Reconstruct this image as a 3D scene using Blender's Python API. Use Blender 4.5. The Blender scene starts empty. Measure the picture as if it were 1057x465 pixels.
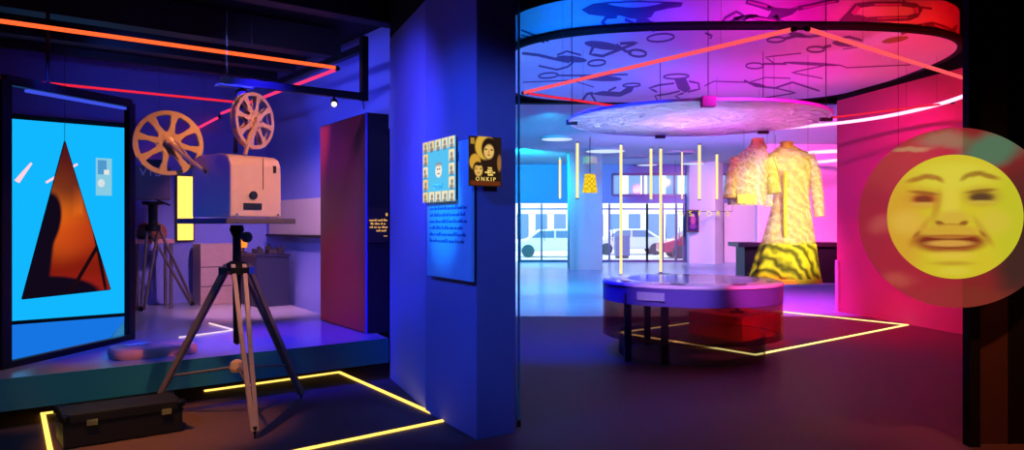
import bpy, math, random
from mathutils import Vector, Matrix
random.seed(7)
C = bpy.context.scene.collection
V = Vector
EYE, F, CX, CY = 1.6, 769.0, 528.5, 232.5
B = V((.788, .616, 0)); A = V((-.616, .788, 0)); Z = V((0, 0, 1))

def P(px, py, D):                       # place at a measured distance from the entrance
    return V(((px-CX)*D/F, D, EYE+(CY-py)*D/F))
def G(px, py, z=0.0):                   # place on a horizontal level
    D = (EYE-z)*F/(py-CY)
    return V(((px-CX)*D/F, D, z))

# ------------------------------------------------------------------ colour and materials
def lin(c):
    return tuple((x/255/12.92 if x/255 <= .04045 else ((x/255+.055)/1.055)**2.4) for x in c)

def new_mat(name):
    m = bpy.data.materials.new(name); m.use_nodes = True
    nt = m.node_tree; nt.nodes.clear()
    out = nt.nodes.new('ShaderNodeOutputMaterial')
    return m, nt, out

def mat(name, rgb, rough=.6, metal=0., var=.08, scale=12., bump=0., spec=.5, coat=0.):
    m, nt, out = new_mat(name)
    b = nt.nodes.new('ShaderNodeBsdfPrincipled')
    tc = nt.nodes.new('ShaderNodeTexCoord')
    n = nt.nodes.new('ShaderNodeTexNoise'); n.inputs['Scale'].default_value = scale; n.inputs['Detail'].default_value = 4
    nt.links.new(tc.outputs['Object'], n.inputs['Vector'])
    mr = nt.nodes.new('ShaderNodeMapRange')
    mr.inputs['To Min'].default_value = 1-var; mr.inputs['To Max'].default_value = 1+var
    nt.links.new(n.outputs['Fac'], mr.inputs['Value'])
    mul = nt.nodes.new('ShaderNodeVectorMath'); mul.operation = 'SCALE'
    mul.inputs[0].default_value = lin(rgb)
    nt.links.new(mr.outputs[0], mul.inputs['Scale'])
    nt.links.new(mul.outputs[0], b.inputs['Base Color'])
    b.inputs['Roughness'].default_value = rough; b.inputs['Metallic'].default_value = metal
    b.inputs['Specular IOR Level'].default_value = spec
    b.inputs['Coat Weight'].default_value = coat
    if bump:
        bp = nt.nodes.new('ShaderNodeBump'); bp.inputs['Strength'].default_value = bump
        nt.links.new(n.outputs['Fac'], bp.inputs['Height']); nt.links.new(bp.outputs[0], b.inputs['Normal'])
    nt.links.new(b.outputs[0], out.inputs['Surface'])
    return m

def glow(name, rgb, s=1.0):
    m, nt, out = new_mat(name)
    e = nt.nodes.new('ShaderNodeEmission'); e.inputs['Color'].default_value = (*lin(rgb), 1); e.inputs['Strength'].default_value = s
    nt.links.new(e.outputs[0], out.inputs['Surface'])
    return m

def tinted(name, rgb, see=.5, rough=.15, tint=(255, 255, 255)):
    """smoked or coloured sheet: partly clear, partly a glossy surface"""
    m, nt, out = new_mat(name)
    b = nt.nodes.new('ShaderNodeBsdfPrincipled'); b.inputs['Base Color'].default_value = (*lin(rgb), 1); b.inputs['Roughness'].default_value = rough
    t = nt.nodes.new('ShaderNodeBsdfTransparent'); t.inputs['Color'].default_value = (*lin(tint), 1)
    mx = nt.nodes.new('ShaderNodeMixShader'); mx.inputs[0].default_value = 1-see
    nt.links.new(t.outputs[0], mx.inputs[1]); nt.links.new(b.outputs[0], mx.inputs[2]); nt.links.new(mx.outputs[0], out.inputs['Surface'])
    return m

def painted(name, base, feats, emit=0., see=0., rough=.5, noise=0., nscale=6.):
    """a printed, projected or mirrored image: soft ellipses 'e' and rectangles 'r' laid over each other in the object's own x-z plane
    feature = (kind, cx, cz, rx, rz, rot, rgb, softness, opacity)"""
    m, nt, out = new_mat(name); N = nt.nodes; L = nt.links
    tc = N.new('ShaderNodeTexCoord')
    src = tc.outputs['Object']
    col = N.new('ShaderNodeRGB'); col.outputs[0].default_value = (*lin(base), 1); cur = col.outputs[0]
    if noise:
        nz = N.new('ShaderNodeTexNoise'); nz.inputs['Scale'].default_value = nscale; nz.inputs['Detail'].default_value = 5
        L.new(src, nz.inputs['Vector'])
        wr = N.new('ShaderNodeVectorMath'); wr.operation = 'MULTIPLY_ADD'
        L.new(nz.outputs['Color'], wr.inputs[0]); wr.inputs[1].default_value = (noise,)*3
        L.new(src, wr.inputs[2]); 
        sh = N.new('ShaderNodeVectorMath'); sh.operation = 'SUBTRACT'; L.new(wr.outputs[0], sh.inputs[0]); sh.inputs[1].default_value = (noise/2,)*3
        src = sh.outputs[0]
    for k, cx, cz, rx, rz, rot, rgb, soft, op in feats:
        mp = N.new('ShaderNodeMapping'); mp.vector_type = 'TEXTURE'
        mp.inputs['Location'].default_value = (cx, 0, cz); mp.inputs['Rotation'].default_value = (0, math.radians(rot), 0)
        mp.inputs['Scale'].default_value = (rx, 1000, rz)
        L.new(src, mp.inputs['Vector'])
        if k == 'e':
            ln = N.new('ShaderNodeVectorMath'); ln.operation = 'LENGTH'; L.new(mp.outputs[0], ln.inputs[0]); d = ln.outputs['Value']
        else:
            ab = N.new('ShaderNodeVectorMath'); ab.operation = 'ABSOLUTE'; L.new(mp.outputs[0], ab.inputs[0])
            sp = N.new('ShaderNodeSeparateXYZ'); L.new(ab.outputs[0], sp.inputs[0])
            mxm = N.new('ShaderNodeMath'); mxm.operation = 'MAXIMUM'; L.new(sp.outputs[0], mxm.inputs[0]); L.new(sp.outputs[2], mxm.inputs[1]); d = mxm.outputs[0]
        mr = N.new('ShaderNodeMapRange'); mr.interpolation_type = 'SMOOTHSTEP'
        mr.inputs['From Min'].default_value = 1+soft; mr.inputs['From Max'].default_value = max(0, 1-soft)-1e-4
        mr.inputs['To Min'].default_value = 0; mr.inputs['To Max'].default_value = op
        L.new(d, mr.inputs['Value'])
        mx = N.new('ShaderNodeMix'); mx.data_type = 'RGBA'
        L.new(mr.outputs[0], mx.inputs[0]); L.new(cur, mx.inputs[6]); mx.inputs[7].default_value = (*lin(rgb), 1)
        cur = mx.outputs[2]
    if emit:
        s = N.new('ShaderNodeEmission'); L.new(cur, s.inputs['Color']); s.inputs['Strength'].default_value = emit
    else:
        s = N.new('ShaderNodeBsdfPrincipled'); L.new(cur, s.inputs['Base Color']); s.inputs['Roughness'].default_value = rough
    sh = s.outputs[0]
    if see:
        t = N.new('ShaderNodeBsdfTransparent'); mm = N.new('ShaderNodeMixShader'); mm.inputs[0].default_value = 1-see
        L.new(t.outputs[0], mm.inputs[1]); L.new(sh, mm.inputs[2]); sh = mm.outputs[0]
    L.new(sh, out.inputs['Surface'])
    return m

# ------------------------------------------------------------------ mesh helpers
class MB:
    def __init__(s): s.v = []; s.f = []; s.mi = []; s.cur = 0
    def add(s, vs, fs):
        b = len(s.v); s.v += [V(p) for p in vs]; s.f += [tuple(b+i for i in f) for f in fs]; s.mi += [s.cur]*len(fs); return s
    def obox(s, c, u, v, w):            # centre and three half-axis vectors
        c, u, v, w = V(c), V(u), V(v), V(w)
        vs = [c+a*u+b*v+d*w for d in (-1, 1) for b in (-1, 1) for a in (-1, 1)]
        fs = [(0, 2, 3, 1), (4, 5, 7, 6), (0, 1, 5, 4), (2, 6, 7, 3), (0, 4, 6, 2), (1, 3, 7, 5)]
        if u.cross(v).dot(w) < 0: fs = [f[::-1] for f in fs]
        return s.add(vs, fs)
    def box(s, x0, x1, y0, y1, z0, z1):
        return s.obox(((x0+x1)/2, (y0+y1)/2, (z0+z1)/2), ((x1-x0)/2, 0, 0), (0, (y1-y0)/2, 0), (0, 0, (z1-z0)/2))
    def wall(s, a, b, th, z0, z1, side=1):      # vertical slab along a-b, thickness to one side
        a = V((a[0], a[1], 0)); b = V((b[0], b[1], 0)); d = (b-a).normalized(); n = V((d.y, -d.x, 0))*side*th
        m = (a+b)/2+n/2
        return s.obox((m.x, m.y, (z0+z1)/2), (b-a)/2, n/2, (0, 0, (z1-z0)/2))
    def prism(s, poly, vec):
        poly = [V(p) for p in poly]; vec = V(vec); n = len(poly)
        nn = V((0, 0, 0))
        for i in range(n): nn += (poly[i]-poly[0]).cross(poly[(i+1) % n]-poly[0])
        if nn.dot(vec) > 0: poly = poly[::-1]
        vs = poly+[p+vec for p in poly]
        fs = [tuple(range(n)), tuple(range(2*n-1, n-1, -1))]+[(i, i+n, (i+1) % n+n, (i+1) % n)[::1] for i in range(n)]
        return s.add(vs, fs)
    def tube(s, pts, r, seg=8, closed=False):
        pts = [V(p) for p in pts]; n = len(pts); rings = []
        rr = r if isinstance(r, (list, tuple)) else [r]*n
        ref = None
        for i, p in enumerate(pts):
            a = pts[(i-1) % n] if closed or i > 0 else p
            c = pts[(i+1) % n] if closed or i < n-1 else p
            t = (c-a).normalized()
            if ref is None or abs(t.dot(ref)) > .95:
                ref = V((0, 0, 1)) if abs(t.z) < .9 else V((1, 0, 0))
            u = t.cross(ref).normalized(); w = t.cross(u); ref = -w if ref.dot(-w) > 0 else w
            rings.append([p+(u*math.cos(k*2*math.pi/seg)+w*math.sin(k*2*math.pi/seg))*rr[i] for k in range(seg)])
        vs = [q for rg in rings for q in rg]; fs = []
        for i in range(n if closed else n-1):
            j = (i+1) % n
            for k in range(seg): fs.append((i*seg+k, i*seg+(k+1) % seg, j*seg+(k+1) % seg, j*seg+k))
        if not closed: fs += [tuple(range(seg))[::-1], tuple((n-1)*seg+k for k in range(seg))]
        return s.add(vs, fs)
    def lathe(s, c, prof, seg=48, u=(1, 0, 0), v=(0, 1, 0), w=(0, 0, 1), close=False):   # prof: (radius, height) pairs
        c, u, v, w = V(c), V(u), V(v), V(w); m = len(prof); vs = []; fs = []
        for r, h in prof:
            for k in range(seg):
                a = k*2*math.pi/seg; vs.append(c+(u*math.cos(a)+v*math.sin(a))*r+w*h)
        for i in range(m if close else m-1):
            j = (i+1) % m
            for k in range(seg): fs.append((i*seg+k, i*seg+(k+1) % seg, j*seg+(k+1) % seg, j*seg+k))
        if not close:
            if prof[0][0] > 1e-5: fs.append(tuple(range(seg))[::-1])
            if prof[-1][0] > 1e-5: fs.append(tuple((m-1)*seg+k for k in range(seg)))
        return s.add(vs, fs)
    def loft(s, rings, caps=True):
        seg = len(rings[0]); vs = [p for r in rings for p in r]; fs = []
        for i in range(len(rings)-1):
            for k in range(seg): fs.append((i*seg+k, i*seg+(k+1) % seg, (i+1)*seg+(k+1) % seg, (i+1)*seg+k))
        if caps: fs += [tuple(range(seg))[::-1], tuple((len(rings)-1)*seg+k for k in range(seg))]
        return s.add(vs, fs)

def build(name, mb, mats, parent=None, origin=None, smooth=False, bevel=0.):
    """links ONE mesh object; vertices are given in the room's coordinates"""
    if parent is not None: o0 = V(parent['_w'])
    elif origin is not None: o0 = V(origin)
    else: o0 = V((0, 0, 0))
    me = bpy.data.meshes.new(name)
    me.from_pydata([p-o0 for p in mb.v], [], mb.f)
    for m in (mats if isinstance(mats, (list, tuple)) else [mats]): me.materials.append(m)
    for p, i in zip(me.polygons, mb.mi): p.material_index = i; p.use_smooth = smooth
    me.validate(); me.update()
    if smooth:
        me.set_sharp_from_angle(angle=math.radians(40))
    o = bpy.data.objects.new(name, me); C.objects.link(o)
    if parent is not None: o.parent = parent
    else: o.location = o0
    o['_w'] = tuple(o0)
    if bevel:
        bv = o.modifiers.new('edge', 'BEVEL'); bv.width = bevel; bv.segments = 2; bv.limit_method = 'ANGLE'
    return o

def tag(o, label=None, cat=None, group=None, kind=None):
    if label: o['label'] = label
    if cat: o['category'] = cat
    if group: o['group'] = group
    if kind: o['kind'] = kind
    return o

def thing(name, label, cat, loc, group=None):
    o = bpy.data.objects.new(name, None); C.objects.link(o); o.location = V(loc); o['_w'] = tuple(V(loc)); o.empty_display_size = .1
    return tag(o, label, cat, group)

def struct(name, mb, m, parent=None, **k):
    o = build(name, mb, m, parent, **k)
    if parent is None: o['kind'] = 'structure'
    return o

def copy_thing(o, loc, label=None):
    c = o.copy(); C.objects.link(c); c.location = V(loc)
    if label: c['label'] = label
    for ch in o.children:
        d = ch.copy(); C.objects.link(d); d.parent = c
        for g in ch.children:
            e = g.copy(); C.objects.link(e); e.parent = d
    return c

def lettering(name, text, size, m, parent, at, right, up, depth=.004, align='CENTER', flip=False):
    cu = bpy.data.curves.new(name, 'FONT'); cu.body = text; cu.size = size; cu.extrude = depth/2; cu.align_x = align; cu.align_y = 'CENTER'; cu.space_line = 1.0
    t = bpy.data.objects.new(name, cu); C.objects.link(t)
    dg = bpy.context.evaluated_depsgraph_get(); me = bpy.data.meshes.new_from_object(t.evaluated_get(dg))
    bpy.data.objects.remove(t); bpy.data.curves.remove(cu)
    r, u = V(right).normalized(), V(up).normalized(); n = r.cross(u)
    o0 = V(parent['_w']); at = V(at)
    for q in me.vertices:
        c = q.co.copy(); q.co = at-o0+r*(-c.x if flip else c.x)+u*c.y+n*c.z
    me.materials.clear(); me.materials.append(m)
    o = bpy.data.objects.new(name, me); C.objects.link(o); o.parent = parent; o['_w'] = tuple(o0)
    return o

def word_bars(name, m, parent, at, right, up, width, h, seed, depth=.002):
    """a line of small print too fine to read: one mesh of word-long strokes starting at a point"""
    r, u = V(right).normalized(), V(up).normalized(); n = r.cross(u); rn_ = random.Random(seed); mb = MB(); x = 0.
    while x < width-h*1.2:
        k = rn_.randint(2, 7)
        for _ in range(k):
            if x > width-h*.5: break
            hh = h*rn_.choice((.62, .62, .62, 1.0)); mb.obox(V(at)+r*(x+h*.2)+u*(hh/2-h*.31), r*h*.19, u*hh/2, n*depth); x += h*.5
        x += h*.45
    return build(name, mb, m, parent)

# ------------------------------------------------------------------ materials
M_floor = mat('carpet_floor', (98, 70, 68), .62, var=.16, scale=40, bump=.05)
M_lobby = mat('polished_stone', (134, 168, 210), .25, var=.12, scale=1.3)
M_black = mat('black_paint', (16, 15, 18), .75, var=.2, spec=.2)
M_duct = mat('dark_duct', (24, 21, 26), .6, var=.2)
M_wallw = mat('painted_plaster', (176, 178, 186), .85, var=.03, scale=3)
M_bluew = mat('blue_wall_paint', (128, 136, 214), .85, var=.03, scale=3)
M_colum = mat('column_plaster', (112, 118, 190), .8, var=.03, scale=3)
M_redw = mat('projection_wall', (206, 84, 128), .85, var=.03, scale=3)
M_plat = mat('platform_top', (150, 150, 160), .2, var=.08, scale=8)
M_fascia = mat('teal_fascia', (28, 112, 120), .35, var=.06)
M_orange = glow('led_orange', (255, 92, 44), 1.5)
M_pink = glow('led_pink', (255, 52, 110), 1.25)
M_redled = glow('led_red', (255, 40, 70), .85)
M_salmon = glow('led_salmon', (255, 84, 92), 1.15)
M_yled = glow('led_yellow', (255, 206, 92), 1.9)
M_yled2 = glow('led_pale_yellow', (255, 232, 140), 1.7)
M_pole = glow('led_cream', (255, 226, 150), 1.25)
M_arc = glow('led_white_pink', (255, 190, 232), 1.8)
M_screen = glow('screen_cyan', (18, 184, 255), 1.0)
M_screen_refl = glow('screen_reflection_blue', (26, 130, 250), .8)
M_wire = mat('steel_wire', (40, 40, 44), .4, .8)
M_steel = mat('blackened_steel', (26, 28, 34), .45, .6)
M_chrome = mat('chrome', (200, 200, 205), .2, 1.)
M_cream = mat('cream_enamel', (232, 196, 160), .42, var=.05, coat=.2)
M_reel = mat('reel_metal', (236, 190, 130), .38, .35)
M_wood = mat('tripod_wood', (190, 150, 112), .5, var=.2, scale=20)
M_darkwood = mat('dark_tripod_wood', (96, 84, 82), .5, var=.2)
M_dark = mat('dark_plastic', (24, 24, 28), .45)
M_text = glow('lit_text', (255, 186, 110), .8)

# ------------------------------------------------------------------ the setting
F0 = V((-3.92, 5.71, 0))
def bench(b, a, z=0.): return F0+B*b+A*a+Z*z          # platform coordinates: along the front edge, back from it
PLEND = 3.33

struct('floor', MB().box(-12, 14, -4, 13.05, -.1, 0), M_floor)
struct('floor_lobby', MB().box(-3, 14, 13.05, 33, -.1, 0), M_lobby)
struct('ceiling', MB().box(-12, 14, -4, 15.2, 5.2, 5.35), M_black)
struct('ceiling_gallery', MB().prism([(-12, 3, 4), (-.62, 3, 4), (-.8, 6.4, 4), (-1.38, 8.87, 4), (-4.6, 13.2, 4), (-12, 13.2, 4)], (0, 0, .1)), M_black)
M_lceil = mat('lobby_ceiling', (188, 186, 200), .8, var=.02)
struct('ceiling_lobby', MB().box(-3, 14, 15.0, 33, 4.2, 4.35), M_lceil)
struct('trim_1', MB().box(-3, 14, 15.0, 15.2, 4.06, 5.35), M_black)           # black bulkhead above the lobby
bw0 = bench(-3.4, 5.09); bw1 = F0+A*5.09+B*3.95
struct('wall_back', MB().wall(bw0, bw1, .15, 0, 4.0, -1), M_bluew)
wa0 = V((-1.455, 8.87, 0)); wa1 = V((-4.05, 12.19, 0))
struct('wall_side', MB().wall(wa0, wa1, .15, 0, 4.0, 1), M_bluew)
near_w = MB().wall((-.73, 6.41), (-1.275, 7.78), .15, 0, 3.55, 1)
near_w.wall((-1.275, 7.78), (-1.46, 8.9), .15, 0, 3.55, 1)
struct('wall_corner', near_w, M_bluew)
blk = MB().wall((-.73, 6.41), (-1.275, 7.78), .15, 3.55, 5.2, 1); blk.wall((-1.275, 7.78), (-1.46, 8.9), .15, 3.55, 5.2, 1)
struct('trim_2', blk, M_black)
struct('column', MB().prism([(-.744, 6.39, 0), (-.264, 5.53, 0), (.03, 5.73, 0), (-.45, 6.59, 0)], (0, 0, 5.2)), M_colum, bevel=.006)
rw = [V((6.02, 13.8, 0)), V((6.42, 11.9, 0)), V((6.62, 10.8, 0)), V((7.5, 6.0, 0))]
r_ = MB(); r_.wall(rw[0], rw[3], .22, 0, 3.9, -1)
struct('wall_right', r_, M_redw)
r_ = MB(); r_.wall(rw[0], rw[3], .22, 3.9, 5.2, -1); struct('trim_3', r_, M_black)
# entrance jamb on the right: slim black post, brown return and black partition
struct('trim_4', MB().box(3.29, 3.37, 5.36, 5.44, 0, 5.2), M_black)
struct('trim_5', MB().box(3.40, 3.62, 5.44, 5.50, 0, 5.2), mat('brown_panel', (74, 42, 34), .7))
struct('wall_front', MB().box(3.62, 7.6, 5.44, 5.6, 0, 5.2), M_black)
# outer shell
struct('wall_outer_left', MB().box(-12.2, -12, -4, 13.2, 0, 5.2), M_black)
struct('wall_outer_right', MB().box(14, 14.2, -4, 33, 0, 5.2), M_wallw)
struct('wall_outer_rear', MB().box(-12, 14, -4.2, -4, 0, 5.2), M_black)
struct('wall_gallery_rear', MB().box(-12, -3, 13.2, 13.4, 0, 5.35), M_black)
struct('wall_lobby_left', MB().box(-3.2, -3, 13.2, 33, 0, 5.2), M_wallw)
struct('wall_lobby_right', MB().box(7.9, 14, 24.0, 24.2, 0, 4.2), mat('pale_panel', (222, 206, 220), .6, var=.02))

# lobby facade with the glass entrance
YF = 32.0
def fx(px): return (px-CX)*YF/F
zdoor, zc0, zc1 = 2.54, 2.88, 3.78
fac = MB()
fac.box(-3, 14, YF, YF+.3, zdoor, zc0); fac.box(-3, fx(632), YF, YF+.3, zc0, zc1); fac.box(fx(757), 14, YF, YF+.3, zc0, zc1); fac.box(-3, 14, YF, YF+.3, zc1, 4.2)
fac.box(-3, fx(520), YF, YF+.3, 0, zdoor); fac.box(fx(590), fx(620), YF, YF+.3, 0, zdoor); fac.box(fx(707), 14, YF, YF+.3, 0, zdoor)
struct('wall_entrance', fac, mat('fascia_violet', (120, 116, 178), .6, var=.03))
M_frame = mat('door_frame_metal', (70, 74, 110), .4, .5)
M_pane = tinted('door_glass', (210, 225, 235), .94, .05)
def door(i, x0, x1, mull):
    fr = MB(); t = .07
    fr.box(x0, x1, YF-.02, YF+.08, zdoor-.28, zdoor-.22)
    for x in [x0, x1]+mull: fr.box(x-t/2, x+t/2, YF-.05, YF+.1, 0, zdoor-.02)
    fr.box(x0, x1, YF, YF+.08, 0, .1)
    d = struct('door_%d' % i, fr, M_frame)
    build('pane', MB().box(x0, x1, YF+.03, YF+.045, .1, zdoor-.02), M_pane, d)
    for x in mull: build('door_handle', MB().tube([(x+.12, YF-.09, .9), (x+.12, YF-.09, 1.5)], .018, 8), M_chrome, d)
    return d
door(1, fx(537), fx(588), [fx(559)])
door(2, fx(621), fx(668), [fx(629)])
door(3, fx(668), fx(706), [fx(684), fx(698)])
win = MB()
for x in (632, 757): win.box(fx(x)-.05, fx(x)+.05, YF-.04, YF+.12, zc0, zc1)
for a, b in ((zc0-.05, zc0+.05), (zc1-.05, zc1+.05)): win.box(fx(632), fx(757), YF-.04, YF+.12, a, b)
for px in (664, 696, 726): win.box(fx(px)-.03, fx(px)+.03, YF, YF+.08, zc0, zc1)
w = struct('window_1', win, M_frame)
build('pane', MB().box(fx(632), fx(757), YF+.05, YF+.06, zc0, zc1), M_pane, w)
# lobby columns
cc = G(603, 278); cw = .62
struct('column_lobby', MB().box(2.06, 3.22, 26.6, 27.7, 0, 4.2), M_wallw)
struct('column_entrance', MB().prism([(fx(708), 31.4, 0), (fx(727), 30.3, 0), (fx(741), 31.2, 0), (fx(741), 31.9, 0), (fx(708), 31.9, 0)], (0, 0, 4.2)), mat('entrance_column', (214, 198, 222), .6, var=.02))
struct('wall_entrance_panel', MB().box(fx(747), 14, YF-.08, YF-.01, 0, zdoor), mat('pink_panel', (226, 200, 222), .6, var=.02))
struct('trim_6', MB().box(fx(743), fx(746), YF-.12, YF, 0, zdoor), M_black)

# ceiling beams and ducts of the gallery
for a, z, hh, th in ((.2, 3.86, .12, .1), (1.6, 3.8, .16, .12), (3.0, 3.84, .14, .1)):
    c = bench(.1, a, z); struct('ceiling_beam', MB().obox(c, B*3.4, A*th, Z*hh), M_duct)
c = bench(-1.0, 3.9, 3.78); struct('ceiling_beam', MB().obox(c, B*4.6, A*.05, Z*.05), M_duct)

# platform: floating slab, teal front, recessed dark base
slab = MB().prism([bench(-3.5, 0, .175), bench(PLEND, 0, .175), bench(PLEND+.25, 1.2, .175), bench(3.85, 5.05, .175), bench(-3.5, 5.05, .175)], (0, 0, .245))
pl = struct('floor_platform', slab, M_plat)
build('fascia', MB().obox(bench((PLEND-3.5)/2, -.012, .295), B*(PLEND+3.5)/2, A*.012, Z*.125), M_fascia, pl)
build('recessed_base', MB().prism([bench(-3.5, 1.1, 0), bench(PLEND-.3, 1.1, 0), bench(3.2, 5.0, 0), bench(-3.5, 5.0, 0)], (0, 0, .175)), M_black, pl)

# ------------------------------------------------------------------ round suspended ceiling drum
RC, RX, RY, RN = V((3.07, 11.85, 0)), 3.25, 2.77, 3.2
ZU, ZT = 4.0, 4.46
def rim(k, n, s=1.0):
    a = 2*math.pi*k/n; c, q = math.cos(a), math.sin(a)
    return V((RC.x+s*RX*math.copysign(abs(c)**(2/RN), c), RC.y+s*RY*math.copysign(abs(q)**(2/RN), q), 0))
NS = 160
dr = thing('ceiling_canopy', 'huge round suspended ceiling drum with inky line drawings lit from cyan to red', 'ceiling canopy', (RC.x, RC.y, ZU))
M_drum = mat('drum_white', (222, 220, 226), .8, var=.03, scale=2)
M_ink = mat('drawing_ink', (112, 86, 128), .8, var=.15)
M_inkl = mat('drawing_ink_light', (206, 110, 190), .8, var=.1)

def inside(p, s=1.0): return (abs((p.x-RC.x)/(RX*s))**RN+abs((p.y-RC.y)/(RY*s))**RN) < 1
def on_under(px, py):
    p = G(px, py, ZU); d = V((0, 0, EYE))-p
    return p+d.normalized()*.012
def on_fascia(px, py):
    D = 7.5
    while D < 13:
        p = P(px, py, D)
        if inside(p): break
        D += .01
    return P(px, py, D-.025)
def ribbon(mb, pts, w, proj):
    """a brush stroke of w pixels laid on the surface"""
    fine = []
    for (x0, y0), (x1, y1) in zip(pts[:-1], pts[1:]):
        k = max(1, int(math.hypot(x1-x0, y1-y0)/4))
        fine += [(x0+(x1-x0)*i/k, y0+(y1-y0)*i/k) for i in range(k)]
    fine.append(pts[-1]); vs = []; n = len(fine)
    for i, (x, y) in enumerate(fine):
        ax, ay = fine[max(0, i-1)]; bx, by = fine[min(n-1, i+1)]
        l = math.hypot(bx-ax, by-ay) or 1; nx, ny = -(by-ay)/l*w/2, (bx-ax)/l*w/2
        vs += [proj(x+nx, y+ny), proj(x-nx, y-ny)]
    mb.add(vs, [(2*i, 2*i+1, 2*i+3, 2*i+2) for i in range(n-1)])
def blob(mb, poly, proj):
    mb.add([proj(*p) for p in poly], [tuple(range(len(poly)))])
def oval(cx, cy, rx, ry, rot=0, n=22, j=0):
    r = math.radians(rot); o = []
    for k in range(n):
        a = 2*math.pi*k/n; q = 1+j*math.sin(3*a+1)
        x, y = rx*q*math.cos(a), ry*q*math.sin(a); o.append((cx+x*math.cos(r)-y*math.sin(r), cy+x*math.sin(r)+y*math.cos(r)))
    return o
def hoop(mb, cx, cy, rx, ry, rot, w, proj):
    o = oval(cx, cy, rx, ry, rot); ribbon(mb, o+[o[0]], w, proj)

under = MB()
under.add([rim(k, NS)+Z*ZU for k in range(NS)]+[RC+Z*ZU], [(k, NS, (k+1) % NS) for k in range(NS)])
under.cur = 1
U = on_under
# reclining figures, traced as plain brush strokes
ribbon(under, [(539, 55), (556, 57), (573, 61), (588, 64)], 3, U); blob(under, oval(590, 61, 16, 3.2, 6), U); hoop(under, 616, 65, 9, 3, -5, 2, U)
ribbon(under, [(575, 57), (585, 53), (600, 57)], 2, U); ribbon(under, [(556, 68), (575, 72), (586, 69), (592, 64)], 2, U)
blob(under, oval(622, 47, 19, 4, 8), U); ribbon(under, [(612, 49), (609, 56), (622, 58), (640, 51), (658, 44), (640, 45)], 3, U); hoop(under, 658, 55, 9, 3.4, 5, 2.4, U)
ribbon(under, [(636, 46), (646, 53), (652, 54)], 3, U); hoop(under, 682, 39, 14, 4, -5, 2, U)
hoop(under, 566, 78, 10, 2.6, -5, 1.8, U); blob(under, oval(620, 81, 22, 3, 2), U); ribbon(under, [(576, 78), (600, 78), (648, 77)], 1.8, U); ribbon(under, [(540, 85), (590, 83), (613, 90)], 1.2, U)
blob(under, [(609, 97), (622, 99), (640, 100), (652, 95), (655, 89), (649, 89), (640, 95), (622, 94)], U); ribbon(under, [(601, 104), (606, 97), (612, 96)], 2.6, U); hoop(under, 652, 88, 9, 1.8, -3, 1.6, U); ribbon(under, [(610, 97), (615, 105)], 2.2, U); ribbon(under, [(628, 94), (636, 90)], 2, U)
blob(under, [(696, 82), (708, 81), (713, 92), (708, 96), (700, 92)], U); hoop(under, 698, 79, 13, 2.4, -2, 1.8, U); ribbon(under, [(696, 86), (680, 88), (670, 91), (678, 95)], 2, U); ribbon(under, [(711, 84), (721, 86), (722, 92), (710, 95)], 2, U); ribbon(under, [(702, 94), (690, 97), (676, 99), (679, 104)], 1.8, U); ribbon(under, [(706, 96), (697, 99), (703, 103)], 1.8, U)
ribbon(under, [(728, 34), (735, 37), (733, 40)], 2.4, U); ribbon(under, [(727, 89), (737, 84), (770, 85)], 1.2, U)
hoop(under, 801, 41, 9, 2.6, -3, 2, U); ribbon(under, [(810, 40), (822, 37), (836, 38), (850, 36)], 3, U); blob(under, oval(823, 36, 9, 2.6, 8), U)
hoop(under, 842, 51, 9, 2.8, 0, 2.2, U); ribbon(under, [(850, 49), (858, 47)], 3, U); blob(under, oval(871, 45, 12, 3.4, 5), U); ribbon(under, [(862, 41), (876, 38), (890, 42)], 2.6, U); ribbon(under, [(870, 51), (896, 47)], 1.2, U)
hoop(under, 779, 68, 9, 3, 0, 1.6, U); blob(under, oval(838, 66, 30, 1.7, 3), U); ribbon(under, [(788, 66), (812, 66)], 2.2, U); ribbon(under, [(800, 66), (790, 59), (827, 55)], 1.3, U); ribbon(under, [(866, 67), (874, 70), (940, 67)], 1.3, U); ribbon(under, [(850, 68), (817, 75), (849, 81)], 1.3, U)
ribbon(under, [(768, 83), (780, 89), (800, 91), (818, 85), (846, 94)], 2, U); ribbon(under, [(800, 91), (822, 96), (790, 101)], 1.4, U); ribbon(under, [(774, 85), (790, 80), (816, 81)], 1.2, U); blob(under, oval(783, 88, 9, 1.8, 14), U)
under.cur = 2
blob(under, oval(695, 82, 0.1, 0.1), U)
blob(under, oval(924, 41, 14, 3, -10), U)
M_spot = mat('olive_patch', (150, 140, 50), .8)
build('underside', under, [M_drum, M_ink, M_spot], dr)

fa = MB()
ringU = [rim(k, NS)+Z*(ZU+.07) for k in range(NS)]; ringT = [rim(k, NS)+Z*ZT for k in range(NS)]
fa.add(ringU+ringT, [(k, (k+1) % NS, (k+1) % NS+NS, k+NS) for k in range(NS)])
fa.cur = 1
FA = on_fascia
blob(fa, [(600, 10), (612, 4), (630, 2), (660, 1), (690, 2), (705, 3), (703, 7), (690, 9), (676, 12), (672, 18), (660, 20), (650, 19), (640, 16), (624, 17), (608, 15)], FA)
ribbon(fa, [(637, 17), (626, 18), (622, 23), (626, 28), (644, 31)], 4, FA); blob(fa, oval(665, 24, 9, 6, 25), FA); hoop(fa, 671, 27, 7, 4, 10, 2.4, FA); ribbon(fa, [(645, 20), (660, 27), (676, 32)], 3, FA)
ribbon(fa, [(538, 31), (556, 38), (566, 43)], 2, FA); ribbon(fa, [(538, 36), (562, 44)], 1.6, FA)
ribbon(fa, [(744, 25), (749, 18), (760, 12), (768, 16), (757, 21), (748, 26)], 2.6, FA); ribbon(fa, [(757, 20), (775, 17), (790, 20), (806, 23), (812, 25)], 5, FA); ribbon(fa, [(765, 25), (772, 17), (782, 16)], 2.4, FA)
blob(fa, [(790, 4), (800, 8), (815, 9), (826, 8), (818, 15), (806, 19), (792, 18), (796, 12)], FA)
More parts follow.
